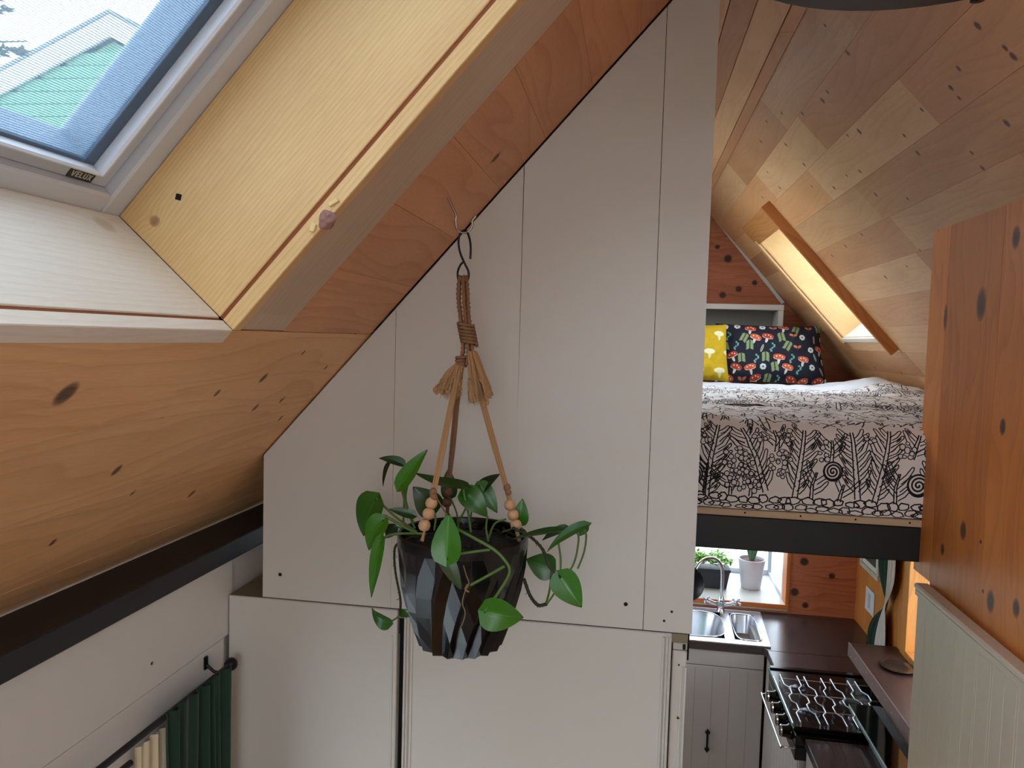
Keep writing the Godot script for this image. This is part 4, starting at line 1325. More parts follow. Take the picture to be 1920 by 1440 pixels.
	for k in 9:
		b = MB.new()
		var a := TAU * k / 9.0
		var dr := Vector3(cos(a), 0, sin(a))
		b.tube(smooth([t.position + Vector3(0, .172, 0) + dr * .008, t.position + Vector3(0, .21, 0) + dr * .020, t.position + Vector3(0, .255, 0) + dr * .034], 4), [.006, .0065, .007, .0072, .0072, .0065, .0055, .004, .001], 8)
		obj("leaf", b, mat("succulent", Color(.34, .48, .33), .6), t)
	# right wall things
	t = thing("picture_frame", Vector3(1.312, 1.42, -4.34), "white framed picture high on the kitchen side wall", "picture")
	b = MB.new()
	b.span(Vector3(1.300, 1.250, -4.49), Vector3(1.3195, 1.275, -4.175), .003)
	b.span(Vector3(1.300, 1.575, -4.49), Vector3(1.3195, 1.60, -4.175), .003)
	b.span(Vector3(1.300, 1.2755, -4.49), Vector3(1.3195, 1.5745, -4.465), .003)
	b.span(Vector3(1.300, 1.2755, -4.20), Vector3(1.3195, 1.5745, -4.175), .003)
	obj("frame", b, mats.white, t)
	b = MB.new()
	b.span(Vector3(1.310, 1.276, -4.464), Vector3(1.3195, 1.574, -4.201), 0)
	obj("mount", b, mats.white_dull, t)
	b = MB.new()
	b.span(Vector3(1.3085, 1.305, -4.425), Vector3(1.3099, 1.55, -4.24), 0)
	obj("print", b, mat("print_grey", Color(.25, .26, .26), .5), t)
	t = thing("outlet", Vector3(1.315, 1.1, -4.32), "white wall outlet plate on the kitchen side wall", "outlet")
	b = MB.new()
	b.span(Vector3(1.312, 1.035, -4.39), Vector3(1.3195, 1.163, -4.25), .002)
	obj("plate", b, mat("outlet_white", Color(.86, .89, .93), .4), t)
	b = MB.new()
	b.span(Vector3(1.3105, 1.06, -4.338), Vector3(1.312, 1.138, -4.302), .0005)
	obj("socket", b, mat("outlet_face", Color(.75, .79, .85), .4), t)
	# curtain tied in the middle, green outside and white lining
	var tie := func(called: String, zt0: float, zt1: float, zb0: float, zb1: float, x: float, m: Material, parent = null, zk := -3.985):
		var c := MB.new()
		c.grid(40, 30, func(u, v2):
			var yy: float = lerpf(1.72, .90, v2)
			var k := (yy - 1.19) / .5
			var spr: float = clampf(absf(k) * (2.6 if k > 0.0 else 1.9), 0.0, 1.0)
			spr = sin(spr * PI / 2)
			var z0: float = lerpf(zk, zt0 if k > 0.0 else zb0, spr)
			var z1: float = lerpf(zk + .012, zt1 if k > 0.0 else zb1, spr)
			return Vector3(x + .010 * spr * sin(u * TAU * 3.0) - .004, yy, lerpf(z0, z1, u)), func(u, v2): return Vector2(u, v2), Vector3(-1, 0, 0))
		return obj(called, c, m, parent)
	tag(tie.call("tied_curtain", -4.15, -3.93, -4.26, -4.06, 1.297, mats.green_cloth), "green curtain tied in the middle on the kitchen side wall", "curtain")
	tag(tie.call("tied_curtain_lining", -3.96, -3.86, -4.10, -3.93, 1.285, mat("lining", Color(.83, .81, .80), .9)), "white lining of the tied green kitchen curtain", "curtain")

func leaf_mat(tn: int) -> StandardMaterial3D:
	var cols := [Color(.30, .60, .13), Color(.24, .49, .13), Color(.16, .34, .11), Color(.15, .23, .14), Color(.33, .45, .29), Color(.60, .86, .18)]
	var m := mat("leaf%d" % tn, cols[tn], .34, 0.0, "leafvein")
	m.backlight = Color(.30, .34, .10) if tn != 5 else Color(.8, .9, .3)
	return m

# heart shaped leaf from its stalk end to its tip
func leaf(b: MB, base: Vector3, tip: Vector3, wd: float, face: Vector3, fold: float, droop: float, seg := 12):
	var Y := (tip - base).normalized()
	var L := (tip - base).length()
	var Z := (face - Y * face.dot(Y)).normalized()
	var X := Y.cross(Z)
	b.grid(8 if seg > 6 else 2, seg, func(u, v2):
		var x: float = u * 2.0 - 1.0
		var w: float = wd * .5 * pow(sin(PI * pow(clampf(v2, 0.0, 1.0), .56)), .82)
		var y: float = L * (v2 - .16 * absf(x) * pow(1.0 - v2, 3.0))
		var z: float = fold * absf(x) * w - droop * L * v2 * v2 * .6 + droop * L * .25 * sin(PI * v2) + .04 * w * sin(v2 * 9.0) * x * x
		return base + X * (x * w * (1.0 - .1 * fold)) + Y * y + Z * z, func(u, v2): return Vector2(u, v2), Z)

func build_planter():
	var c := Vector3(-.302, 0, -1.366)
	# screw hook in the ceiling
	var t := thing("screw_hook", Vector3(-.346, 2.721, -1.366), "zinc screw hook fixed in the sloping ceiling above the plant", "hook")
	var b := MB.new()
	var z := -1.366
	var hp: Array = [Vector3(-.347, 2.726, z), Vector3(-.337, 2.705, z), Vector3(-.330, 2.692, z), Vector3(-.3305, 2.681, z)]
	for k in 11:
		var a := PI * .95 + PI * 1.15 * k / 10.0
		hp.append(Vector3(-.3145 + .0155 * cos(a), 2.676 + .0165 * sin(a), z))
	hp.append(Vector3(-.293, 2.690, z))
	b.tube(smooth(hp, 3), .0022, 10)
	obj("hook", b, mats.zinc, t)
	# S hook
	t = thing("s_hook", Vector3(-.315, 2.62, -1.366), "black wire S hook hanging from the zinc screw hook", "hook")
	b = MB.new()
	var sp: Array = [Vector3(-.301, 2.612, z + .002), Vector3(-.3005, 2.632, z + .003), Vector3(-.303, 2.648, z + .002), Vector3(-.309, 2.6615, z), Vector3(-.316, 2.6635, z), Vector3(-.3225, 2.655, z), Vector3(-.324, 2.640, z), Vector3(-.320, 2.622, z), Vector3(-.311, 2.603, z), Vector3(-.3045, 2.590, z - .001), Vector3(-.3045, 2.578, z - .002), Vector3(-.309, 2.569, z - .002), Vector3(-.3165, 2.567, z - .002), Vector3(-.323, 2.574, z - .002), Vector3(-.3245, 2.588, z - .001), Vector3(-.319, 2.600, z + .004), Vector3(-.3125, 2.607, z + .0042)]
	b.tube(smooth(sp, 5), .0020, 8)
	obj("wire", b, mats.black_metal, t)
	# macrame hanger
	t = thing("macrame_hanger", Vector3(-.314, 2.40, -1.366), "tan jute macrame hanger with wooden beads holding the pothos pot", "plant hanger")
	var jute := mat("jute", Color(.66, .50, .34), .95)
	var jute_d := mat("jute_dark", Color(.52, .375, .26), .95)
	for k in 5:
		var a := TAU * k / 5.0
		var o := Vector3(cos(a), 0, sin(a) * .7)
		b = MB.new()
		b.rope(smooth([Vector3(-.3145 + o.x * .003, 2.573, z + o.z * .002), Vector3(-.3145, 2.578, z) + o * .007, Vector3(-.3135, 2.54, z) + o * .0095, Vector3(-.309, 2.50, z) + o * .0085, Vector3(-.303, 2.45, z) + o * .009, Vector3(-.305 + o.x * .004, 2.42, z) + o * .010], 5), .0042, .014)
		obj("top_cord", b, jute_d, t)
	b = MB.new()
	for k in 6:
		var y := 2.494 - k * .0062
		var ring: Array = []
		for i in 15:
			var a := TAU * i / 14.0
			var cx := -.3065 + k * .0014
			ring.append(Vector3(cx + .0145 * cos(a), y - .006 * (cos(a) * .5) - .0004 * i, z + .0125 * sin(a)))
		b.rope(ring, .0036, .010)
	obj("wrap_knot", b, jute_d, t)
	b = MB.new()
	for k in 3:
		var y := 2.434 - k * .006
		var ring: Array = []
		for i in 13:
			var a := TAU * i / 12.0
			ring.append(Vector3(-.3135 + .0085 * cos(a), y - .0004 * i, z + .010 * sin(a)))
		b.rope(ring, .0034, .010)
	obj("lower_wrap", b, jute_d, t)
	# frayed ends, left and right
	for side in 2:
		b = MB.new()
		for k in 34:
			var s := rng.randf_range(-1, 1)
			var q := rng.randf_range(-1, 1)
			var st := Vector3(-.3135 + s * .006, 2.424, z + q * .008) if side == 0 else Vector3(-.295 + s * .006, 2.445, z + q * .008)
			var mid := Vector3(-.330 + s * .017, 2.395, z + q * .013) if side == 0 else Vector3(-.284 + s * .014, 2.40, z + q * .012)
			var en := Vector3(-.337 + s * .023, 2.366 + rng.randf_range(-.005, .008), z + q * .02) if side == 0 else Vector3(-.277 + s * .021, 2.358 + rng.randf_range(-.006, .010), z + q * .018)
			var pts: Array = [st, mid, en]
			if k % 3 == 0:
				pts.append(en + Vector3(rng.randf_range(-.008, .008), .006, rng.randf_range(-.006, .006)))
				pts.append(mid + Vector3(rng.randf_range(-.006, .006), -.006, rng.randf_range(.0, .008)))
			b.rope(smooth(pts, 5), .0030, .010, 2)
		var ta := obj("tassel", b, jute, t)
		b = MB.new()
		for k in 90:
			var q0 := (Vector3(-.334, 2.374, z) if side == 0 else Vector3(-.280, 2.366, z)) + Vector3(rng.randf_range(-.018, .018), rng.randf_range(-.010, .014), rng.randf_range(-.016, .016))
			var dv := Vector3(rng.randf_range(-.3, .3), -1, rng.randf_range(-.3, .3)).normalized()
			b.tube([q0, q0 + dv * .006, q0 + dv * .012 + Vector3(rng.randf_range(-.003, .003), 0, rng.randf_range(-.003, .003))], .0004, 3, false)
		obj("fray", b, mat("jute_pale", Color(.74, .59, .40), .95), ta).set_meta("kind", "stuff")
	# three cords: front left, back, right
	var kn := Vector3(-.311, 2.385, z)
	var ends := [Vector3(-.333, 2.196, -1.258), Vector3(-.352, 2.19, -1.452), Vector3(-.2215, 2.190, -1.366)]
	var starts := [Vector3(-.317, 2.41, z + .006), Vector3(-.316, 2.41, z - .006), Vector3(-.293, 2.42, z)]
	var lows := [Vector3(-.348, 2.118, -1.250), Vector3(-.358, 2.09, -1.462), Vector3(-.196, 2.098, -1.366)]
	for k in 3:
		for s in [-1.0, 1.0]:
			b = MB.new()
			var o := Vector3(.0026 * s, 0, .0012 * s)
			b.rope([starts[k] + o, starts[k].lerp(ends[k], .33) + o, starts[k].lerp(ends[k], .66) + o, ends[k] + o * .6, ends[k].lerp(lows[k], .5), lows[k]], .0036, .016)
			obj("cord", b, jute if k != 1 else jute_d, t)
		b = MB.new()
		b.ball(ends[k] + Vector3(0, .006, 0), Vector3(.007, .008, .007), 10, 7)
		b.ball(ends[k] + Vector3(.003, -.002, .002), Vector3(.006, .006, .006), 10, 7)
		obj("knot", b, jute_d, t)
	var bw := mat("bead", Color(.76, .59, .43), .55)
	var bd := mat("bead_dark", Color(.42, .28, .20), .55)
	for q in [Vector3(-.216, 2.164, -1.366), Vector3(-.209, 2.146, -1.366), Vector3(-.203, 2.128, -1.366), Vector3(-.335, 2.183, -1.257), Vector3(-.339, 2.165, -1.254), Vector3(-.345, 2.145, -1.251), Vector3(-.355, 2.162, -1.456), Vector3(-.358, 2.140, -1.461)]:
		b = MB.new()
		b.lathe(PackedVector2Array([Vector2(.0025, -.0098), Vector2(.006, -.0088), Vector2(.0092, -.0055), Vector2(.0108, 0), Vector2(.0092, .0055), Vector2(.006, .0088), Vector2(.0025, .0098)]), q, 18)
		obj("bead", b, bd if q.z < -1.4 else bw, t)
	# pot with twisted facets
	t = thing("potted_pothos", Vector3(c.x, 1.894, c.z), "trailing green pothos in a faceted matt black hanging pot", "potted plant")
	b = MB.new()
	var prof := [[1.894, .070], [1.897, .078], [1.93, .0905], [1.97, .104], [2.01, .1135], [2.05, .119], [2.088, .1215], [2.104, .1215], [2.108, .1190], [2.106, .1155], [2.085, .1125]]
	var N := 36
	var pt := func(k: float, i: int) -> Vector3:
		var y: float = prof[i][0]
		var r: float = prof[i][1]
		var tt := clampf((2.085 - y) / .19, 0.0, 1.0)
		var amp := (.0 if i >= 6 else .015 * (.2 + .8 * tt) * (.45 if i == 0 else (.7 if i == 1 else 1.0)))
		var even := int(round(k)) % 2 == 0
		var jit := .35 * sin(round(k) * 2.399) * (1.0 - .4 * tt)
		var a := TAU * (k + jit * (1.0 if i < 6 else 0.0)) / N + tt * .46
		var rr: float = r - (amp if even else 0.0)
		return c + Vector3(rr * cos(a), y, rr * sin(a))
	for i in prof.size() - 1:
		for k in N:
			var A: Vector3 = pt.call(k, i)
			var B2: Vector3 = pt.call(k + 1, i)
			var C2: Vector3 = pt.call(k + 1, i + 1)
			var D: Vector3 = pt.call(k, i + 1)
			var out := (A + B2) * .5 - c
			out.y = 0
			if i >= 9: out = -out
			if i < 6:
				b.flat([A, B2, C2], out); b.flat([A, C2, D], out)
			else:
				for s in 4:
					var f0 := s / 4.0
					var f1 := (s + 1) / 4.0
					var a0 := TAU * (k + f0) / N
					var a1 := TAU * (k + f1) / N
					var r0: float = prof[i][1]
					var r1: float = prof[i + 1][1]
					b.flat([c + Vector3(r0 * cos(a0), prof[i][0], r0 * sin(a0)), c + Vector3(r0 * cos(a1), prof[i][0], r0 * sin(a1)), c + Vector3(r1 * cos(a1), prof[i + 1][0], r1 * sin(a1)), c + Vector3(r1 * cos(a0), prof[i + 1][0], r1 * sin(a0))], out if i != 8 else Vector3.UP)
	var base_ring: Array = []
	for k in N: base_ring.append(pt.call(k, 0))
	b.flat(base_ring, Vector3.DOWN)
	obj("pot", b, mat("pot_black", Color(.035, .038, .045), .22), t)
	b = MB.new()
	b.lathe(PackedVector2Array([Vector2(.112, 2.084), Vector2(.07, 2.094), Vector2(0, 2.098)]), c, 24)
	obj("soil", b, mat("soil", Color(.075, .06, .05), .95), t)
	b = MB.new()
	for k in 160:
		var a := rng.randf() * TAU
		var r := sqrt(rng.randf()) * .105
		b.box(c + Vector3(r * cos(a), 2.098, r * sin(a)), Vector3(rng.randf_range(.004, .016), .003, rng.randf_range(.003, .006)), .0008, 0, Basis(Vector3.UP, rng.randf() * TAU) * Basis(Vector3.BACK, rng.randf_range(-.5, .5)))
	obj("bark_chip", b, mat("bark", Color(.14, .105, .08), .95), t).set_meta("kind", "stuff")
	# leaves: stalk end, tip, width, the way it faces, fold, droop, tone
	var lv := [
		[-0.421,2.189,-1.356, -0.376,2.260,-1.366, 0.034, -0.25,0.35,0.90, 0.25,0.10,0],
		[-0.431,2.222,-1.396, -0.479,2.235,-1.396, 0.022, 0.10,0.60,0.50, 0.50,0.15,2],
		[-0.456,2.221,-1.396, -0.471,2.177,-1.396, 0.018, -0.60,0.10,0.50, 0.50,0.10,3],
		[-0.471,2.160,-1.366, -0.505,2.085,-1.366, 0.062, -0.35,0.15,0.90, 0.20,0.25,1],
		[-0.439,2.133,-1.316, -0.472,2.078,-1.306, 0.045, -0.20,0.50,0.85, 0.30,0.35,0],
		[-0.437,2.099,-1.296, -0.453,1.996,-1.286, 0.027, -0.30,0.10,0.90, 0.30,0.08,0],
		[-0.443,2.105,-1.386, -0.457,2.079,-1.386, 0.023, 0.30,0.10,0.90, 0.20,0.10,3],
		[-0.437,1.928,-1.356, -0.480,1.944,-1.356, 0.036, -0.10,-0.35,0.90, 0.25,0.50,1],
		[-0.416,1.949,-1.356, -0.395,1.946,-1.346, 0.014, 0.10,0.30,0.90, 0.30,0.20,1],
		[-0.297,2.199,-1.336, -0.398,2.206,-1.366, 0.027, 0.05,0.85,0.45, 0.35,-0.15,2],
		[-0.352,2.155,-1.456, -0.355,2.209,-1.456, 0.031, 0.20,0.10,0.90, 0.20,0.15,2],
		[-0.365,2.142,-1.386, -0.399,2.186,-1.366, 0.050, 0.10,0.35,0.90, 0.25,0.20,2],
		[-0.398,2.133,-1.366, -0.444,2.145,-1.356, 0.019, -0.10,0.55,0.80, 0.30,0.10,2],
		[-0.291,2.105,-1.196, -0.295,2.178,-1.216, 0.048, 0.00,0.12,1.00, 0.18,0.12,0],
		[-0.310,2.108,-1.231, -0.270,2.044,-1.226, 0.027, 0.55,-0.10,0.80, 0.25,0.15,4],
		[-0.296,2.187,-1.346, -0.251,2.148,-1.336, 0.041, 0.10,0.45,0.85, 0.30,0.30,1],
		[-0.275,2.184,-1.386, -0.239,2.221,-1.366, 0.025, -0.35,0.30,0.85, 0.40,0.20,3],
		[-0.275,2.195,-1.376, -0.238,2.148,-1.366, 0.033, 0.35,0.15,0.90, 0.30,0.15,1],
		[-0.205,2.117,-1.426, -0.201,2.164,-1.426, 0.031, 0.10,0.05,1.00, 0.15,0.15,0],
		[-0.120,2.127,-1.346, -0.204,2.117,-1.316, 0.020, -0.05,0.90,0.35, 0.30,0.10,2],
		[-0.074,2.141,-1.336, -0.144,2.102,-1.316, 0.024, -0.15,0.80,0.50, 0.35,0.25,1],
		[-0.111,2.127,-1.366, -0.157,2.104,-1.366, 0.018, -0.10,0.70,0.60, 0.40,0.20,2],
		[-0.076,2.136,-1.366, -0.086,2.114,-1.366, 0.017, 0.30,0.50,0.70, 0.40,0.20,1],
		[-0.136,2.045,-1.386, -0.185,2.058,-1.386, 0.048, -0.05,0.10,1.00, 0.12,0.15,1],
		[-0.117,2.049,-1.336, -0.075,1.997,-1.326, 0.050, 0.05,0.25,0.95, 0.30,0.12,0],
		[-0.228,2.020,-1.206, -0.163,2.009,-1.216, 0.052, -0.02,0.15,1.00, 0.20,0.30,0]
	]
	for q in lv:
		b = MB.new()
		leaf(b, Vector3(q[0], q[1], q[2]), Vector3(q[3], q[4], q[5]), q[6] * 1.08, Vector3(q[7], q[8], q[9]), q[10], q[11])
		obj("leaf", b, leaf_mat(q[12]), t)
	var vines := [
		[[-0.392,2.098,-1.346, -0.419,2.085,-1.336, -0.428,2.062,-1.346, -0.428,2.023,-1.356, -0.420,1.987,-1.356, -0.417,1.966,-1.356, -0.418,1.948,-1.356],0.0022,1],
		[[-0.418,1.948,-1.356, -0.422,1.939,-1.356, -0.437,1.928,-1.356],0.0016,0],
		[[-0.204,2.126,-1.346, -0.173,2.116,-1.336, -0.150,2.091,-1.346, -0.136,2.060,-1.346, -0.116,2.047,-1.336],0.0028,1],
		[[-0.120,2.126,-1.346, -0.122,2.108,-1.346, -0.117,2.076,-1.346, -0.116,2.047,-1.336],0.0018,0],
		[[-0.091,2.128,-1.346, -0.086,2.116,-1.346, -0.090,2.081,-1.346, -0.099,2.060,-1.336, -0.116,2.047,-1.336],0.0018,0],
		[[-0.076,2.137,-1.336, -0.072,2.123,-1.336, -0.075,2.094,-1.336, -0.085,2.064,-1.336],0.0018,0],
		[[-0.186,2.023,-1.376, -0.173,1.998,-1.366, -0.158,1.981,-1.366, -0.143,1.984,-1.366],0.0030,1],
		[[-0.143,1.984,-1.366, -0.137,2.013,-1.366, -0.136,2.044,-1.386],0.0020,0],
		[[-0.141,1.985,-1.366, -0.128,2.008,-1.356, -0.116,2.037,-1.336],0.0019,0],
		[[-0.323,2.144,-1.286, -0.293,2.147,-1.246, -0.251,2.137,-1.221, -0.220,2.124,-1.216, -0.201,2.109,-1.216, -0.189,2.087,-1.216, -0.204,2.055,-1.211, -0.228,2.020,-1.206],0.0026,0],
		[[-0.198,2.095,-1.216, -0.227,2.076,-1.216, -0.254,2.059,-1.216],0.0024,0],
		[[-0.269,2.088,-1.226, -0.263,2.074,-1.221, -0.257,2.061,-1.216, -0.264,2.046,-1.216, -0.267,2.027,-1.216, -0.262,2.011,-1.216, -0.266,1.993,-1.216, -0.270,1.985,-1.216],0.0009,2],
		[[-0.259,2.060,-1.216, -0.263,2.051,-1.216, -0.256,2.047,-1.216],0.0014,2],
		[[-0.293,2.103,-1.206, -0.278,2.108,-1.221, -0.223,2.121,-1.216],0.0022,0],
		[[-0.310,2.108,-1.231, -0.301,2.122,-1.246, -0.297,2.136,-1.276],0.0018,0],
		[[-0.421,2.189,-1.356, -0.411,2.143,-1.366, -0.395,2.108,-1.366],0.0022,0],
		[[-0.426,2.219,-1.396, -0.426,2.167,-1.396, -0.424,2.113,-1.386],0.0020,0],
		[[-0.409,2.198,-1.366, -0.417,2.159,-1.376, -0.398,2.120,-1.366],0.0018,0],
		[[-0.471,2.160,-1.366, -0.429,2.134,-1.346, -0.383,2.110,-1.336],0.0022,0],
		[[-0.439,2.141,-1.316, -0.412,2.126,-1.321, -0.376,2.112,-1.316],0.0030,0],
		[[-0.437,2.099,-1.296, -0.428,2.107,-1.306, -0.407,2.110,-1.316, -0.359,2.113,-1.316],0.0026,0],
		[[-0.443,2.105,-1.386, -0.426,2.101,-1.386, -0.391,2.102,-1.366],0.0016,0],
		[[-0.297,2.199,-1.336, -0.295,2.184,-1.336, -0.287,2.152,-1.336, -0.281,2.116,-1.336],0.0024,0],
		[[-0.251,2.148,-1.336, -0.253,2.125,-1.336, -0.246,2.104,-1.326],0.0018,0],
		[[-0.296,2.187,-1.346, -0.293,2.161,-1.346, -0.308,2.130,-1.346],0.0018,0],
		[[-0.222,2.137,-1.366, -0.243,2.127,-1.366, -0.248,2.107,-1.336],0.0019,0],
		[[-0.205,2.117,-1.426, -0.216,2.110,-1.406, -0.231,2.108,-1.386],0.0016,0],
		[[-0.365,2.142,-1.386, -0.358,2.126,-1.376, -0.358,2.107,-1.366],0.0020,0],
		[[-0.352,2.155,-1.456, -0.327,2.131,-1.416, -0.316,2.108,-1.386],0.0018,0],
		[[-0.353,2.173,-1.356, -0.334,2.144,-1.356, -0.307,2.113,-1.346],0.0016,2],
		[[-0.275,2.192,-1.376, -0.285,2.161,-1.376, -0.291,2.127,-1.366],0.0018,0]
	]
	var vm := [mat("stem_green", Color(.30, .42, .15), .5), mat("stem_dark", Color(.16, .19, .09), .6), mat("root", Color(.52, .42, .28), .8)]
	for q in vines:
		var pts: Array = []
		for i in range(0, q[0].size(), 3): pts.append(Vector3(q[0][i], q[0][i + 1], q[0][i + 2]))
		b = MB.new()
		b.tube(smooth(pts, 5), q[1], 8)
		if q[2] == 1:
			for p3 in smooth(pts, 4):
				b.ball(p3, Vector3(q[1], q[1], q[1]) * 1.25, 6, 4)
				if rng.randf() < .6: b.tube([p3, p3 + Vector3(rng.randf_range(-.007, .007), rng.randf_range(-.008, .002), rng.randf_range(0, .006))], .0006, 4)
		obj(["stem", "vine", "root"][q[2]], b, vm[q[2]], t)

func build_outside():
	var b := MB.new()
	b.span(Vector3(-40, -.95, -40), Vector3(40, -.9, 40), 0)
	structure("ground", "pale gravel outside around the house", "ground", b, mat("gravel", Color(.80, .80, .78), .95))
	# neighbouring house seen through the roof window
	var B := Basis(Vector3.UP, .05)
	var o := Vector3(-5.03, -.05, -6.75)
	var t := thing("neighbour_house", Vector3(o.x, -.9, o.z), "green house gable with pale roof edge seen through the roof window", "house")
	b = MB.new()
	b.prism(PackedVector2Array([Vector2(-3.2, -.9), Vector2(3.2, -.9), Vector2(3.2, 3.75), Vector2(0, 5.25), Vector2(-3.2, 3.75)]), o, B.x, Vector3.UP, B.z, -6.0, 0)
	obj("wall", b, mat("green_siding", Color(.42, .62, .52), .8), t)
	for k in 30:
		var y := 1.6 + k * .12
		var hw := minf(3.2, (5.25 - y) / .46875 + .12)
		if hw < .1: continue
		b = MB.new()
		b.box(o + Vector3(0, y, 0) + B.z * .012, Vector3(hw * 2, .114, .03), .004, 0, B * Basis(Vector3.RIGHT, .06))
		obj("siding_board", b, mats.green_siding, t)
	for s in [-1.0, 1.0]:
		b = MB.new()
		b.prism(PackedVector2Array([Vector2(0, 5.48), Vector2(s * 3.7, 5.48 - 3.7 * .46875), Vector2(s * 3.7, 5.27 - 3.7 * .46875), Vector2(0, 5.27)]), o, B.x, Vector3.UP, B.z, .045, .075)
		obj("rake_board", b, mat("rake", Color(.80, .82, .84), .6), t)
		b = MB.new()
		b.prism(PackedVector2Array([Vector2(0, 5.52), Vector2(s * 3.8, 5.52 - 3.8 * .46875), Vector2(s * 3.8, 5.483 - 3.8 * .46875), Vector2(0, 5.483)]), o, B.x, Vector3.UP, B.z, -6.2, .085)
		obj("roof", b, mat("shingle", Color(.50, .53, .56), .9), t)
	# spruce whose branch tips reach into view
	var sc := Vector3(-5.15, 0, -3.9)
	t = thing("spruce_tree", Vector3(sc.x, -.9, sc.z), "dark spruce with a branch reaching into the roof window view", "tree")
	b = MB.new()
	b.tube([sc + Vector3(0, -.9, 0), sc + Vector3(0, 3.0, 0), sc + Vector3(0, 6.4, 0)], [.16, .11, .02], 10)
	obj("trunk", b, mat("trunk", Color(.16, .13, .11), .9), t)
	var nb := MB.new()
	var bb := MB.new()
	for k in 46:
		var y := 1.4 + k * .105
		var R := clampf((6.5 - y) * .42, .15, 1.75)
		var a := k * 2.4 + .25
		var d := Vector3(cos(a), -.10, sin(a))
		if k >= 25 and k <= 28:
			d = Vector3(1.0, [-.02, -.05, .0, .06][k - 25], [.10, -.03, .04, -.10][k - 25])
			R = [1.55, 1.66, 1.62, 1.58][k - 25]
		var p0 := sc + Vector3(0, y, 0)
		bb.tube([p0, p0 + d * R * .5, p0 + d * R + Vector3(0, .04, 0)], [.02, .012, .004], 5)
		var side := d.cross(Vector3.UP).normalized()
		var n := int(R * 70)
		for i in n:
			var f := rng.randf_range(.12, 1.0)
			var q := p0 + d * R * f
			var ln := .26 * (1.05 - f) + .05
			var dr := (side * (1.0 if i % 2 == 0 else -1.0) + d * .8 + Vector3(0, rng.randf_range(-.5, .3), 0)).normalized()
			nb.tube([q, q + dr * ln * .5 + Vector3(0, -.01, 0), q + dr * ln], [.013, .011, .001], 3, false)
	obj("branch", bb, mats.trunk, t)
	obj("needle", nb, mat("needle", Color(.06, .10, .08), .9), t).set_meta("kind", "stuff")

# ---- printed patterns
func stamp(im: Image, x: float, y: float, r: float, c: Color):
	var w := im.get_width()
	var h := im.get_height()
	for j in range(int(floor(y - r)), int(ceil(y + r)) + 1):
		for i in range(int(floor(x - r)), int(ceil(x + r)) + 1):
			var d := Vector2(i - x, j - y).length()
			if d <= r and j >= 0 and j < h: im.set_pixel(posmod(i, w), j, c)

func line(im: Image, pts: Array, r: float, c: Color):
	for i in pts.size() - 1:
		var a: Vector2 = pts[i]
		var b: Vector2 = pts[i + 1]
		var n := maxi(1, int((b - a).length() / (r * .7)))
		for k in n + 1:
			var p := a.lerp(b, float(k) / n)
			stamp(im, p.x, p.y, r, c)

func ell(im: Image, c: Vector2, rx: float, ry: float, ang: float, col: Color):
	var w := im.get_width()
	var h := im.get_height()
	var m := int(maxf(rx, ry)) + 1
	for j in range(-m, m + 1):
		for i in range(-m, m + 1):
			var q := Vector2(i, j).rotated(-ang)
			if q.x * q.x / (rx * rx) + q.y * q.y / (ry * ry) <= 1.0:
				var y := int(c.y) + j
				if y >= 0 and y < h: im.set_pixel(posmod(int(c.x) + i, w), y, col)

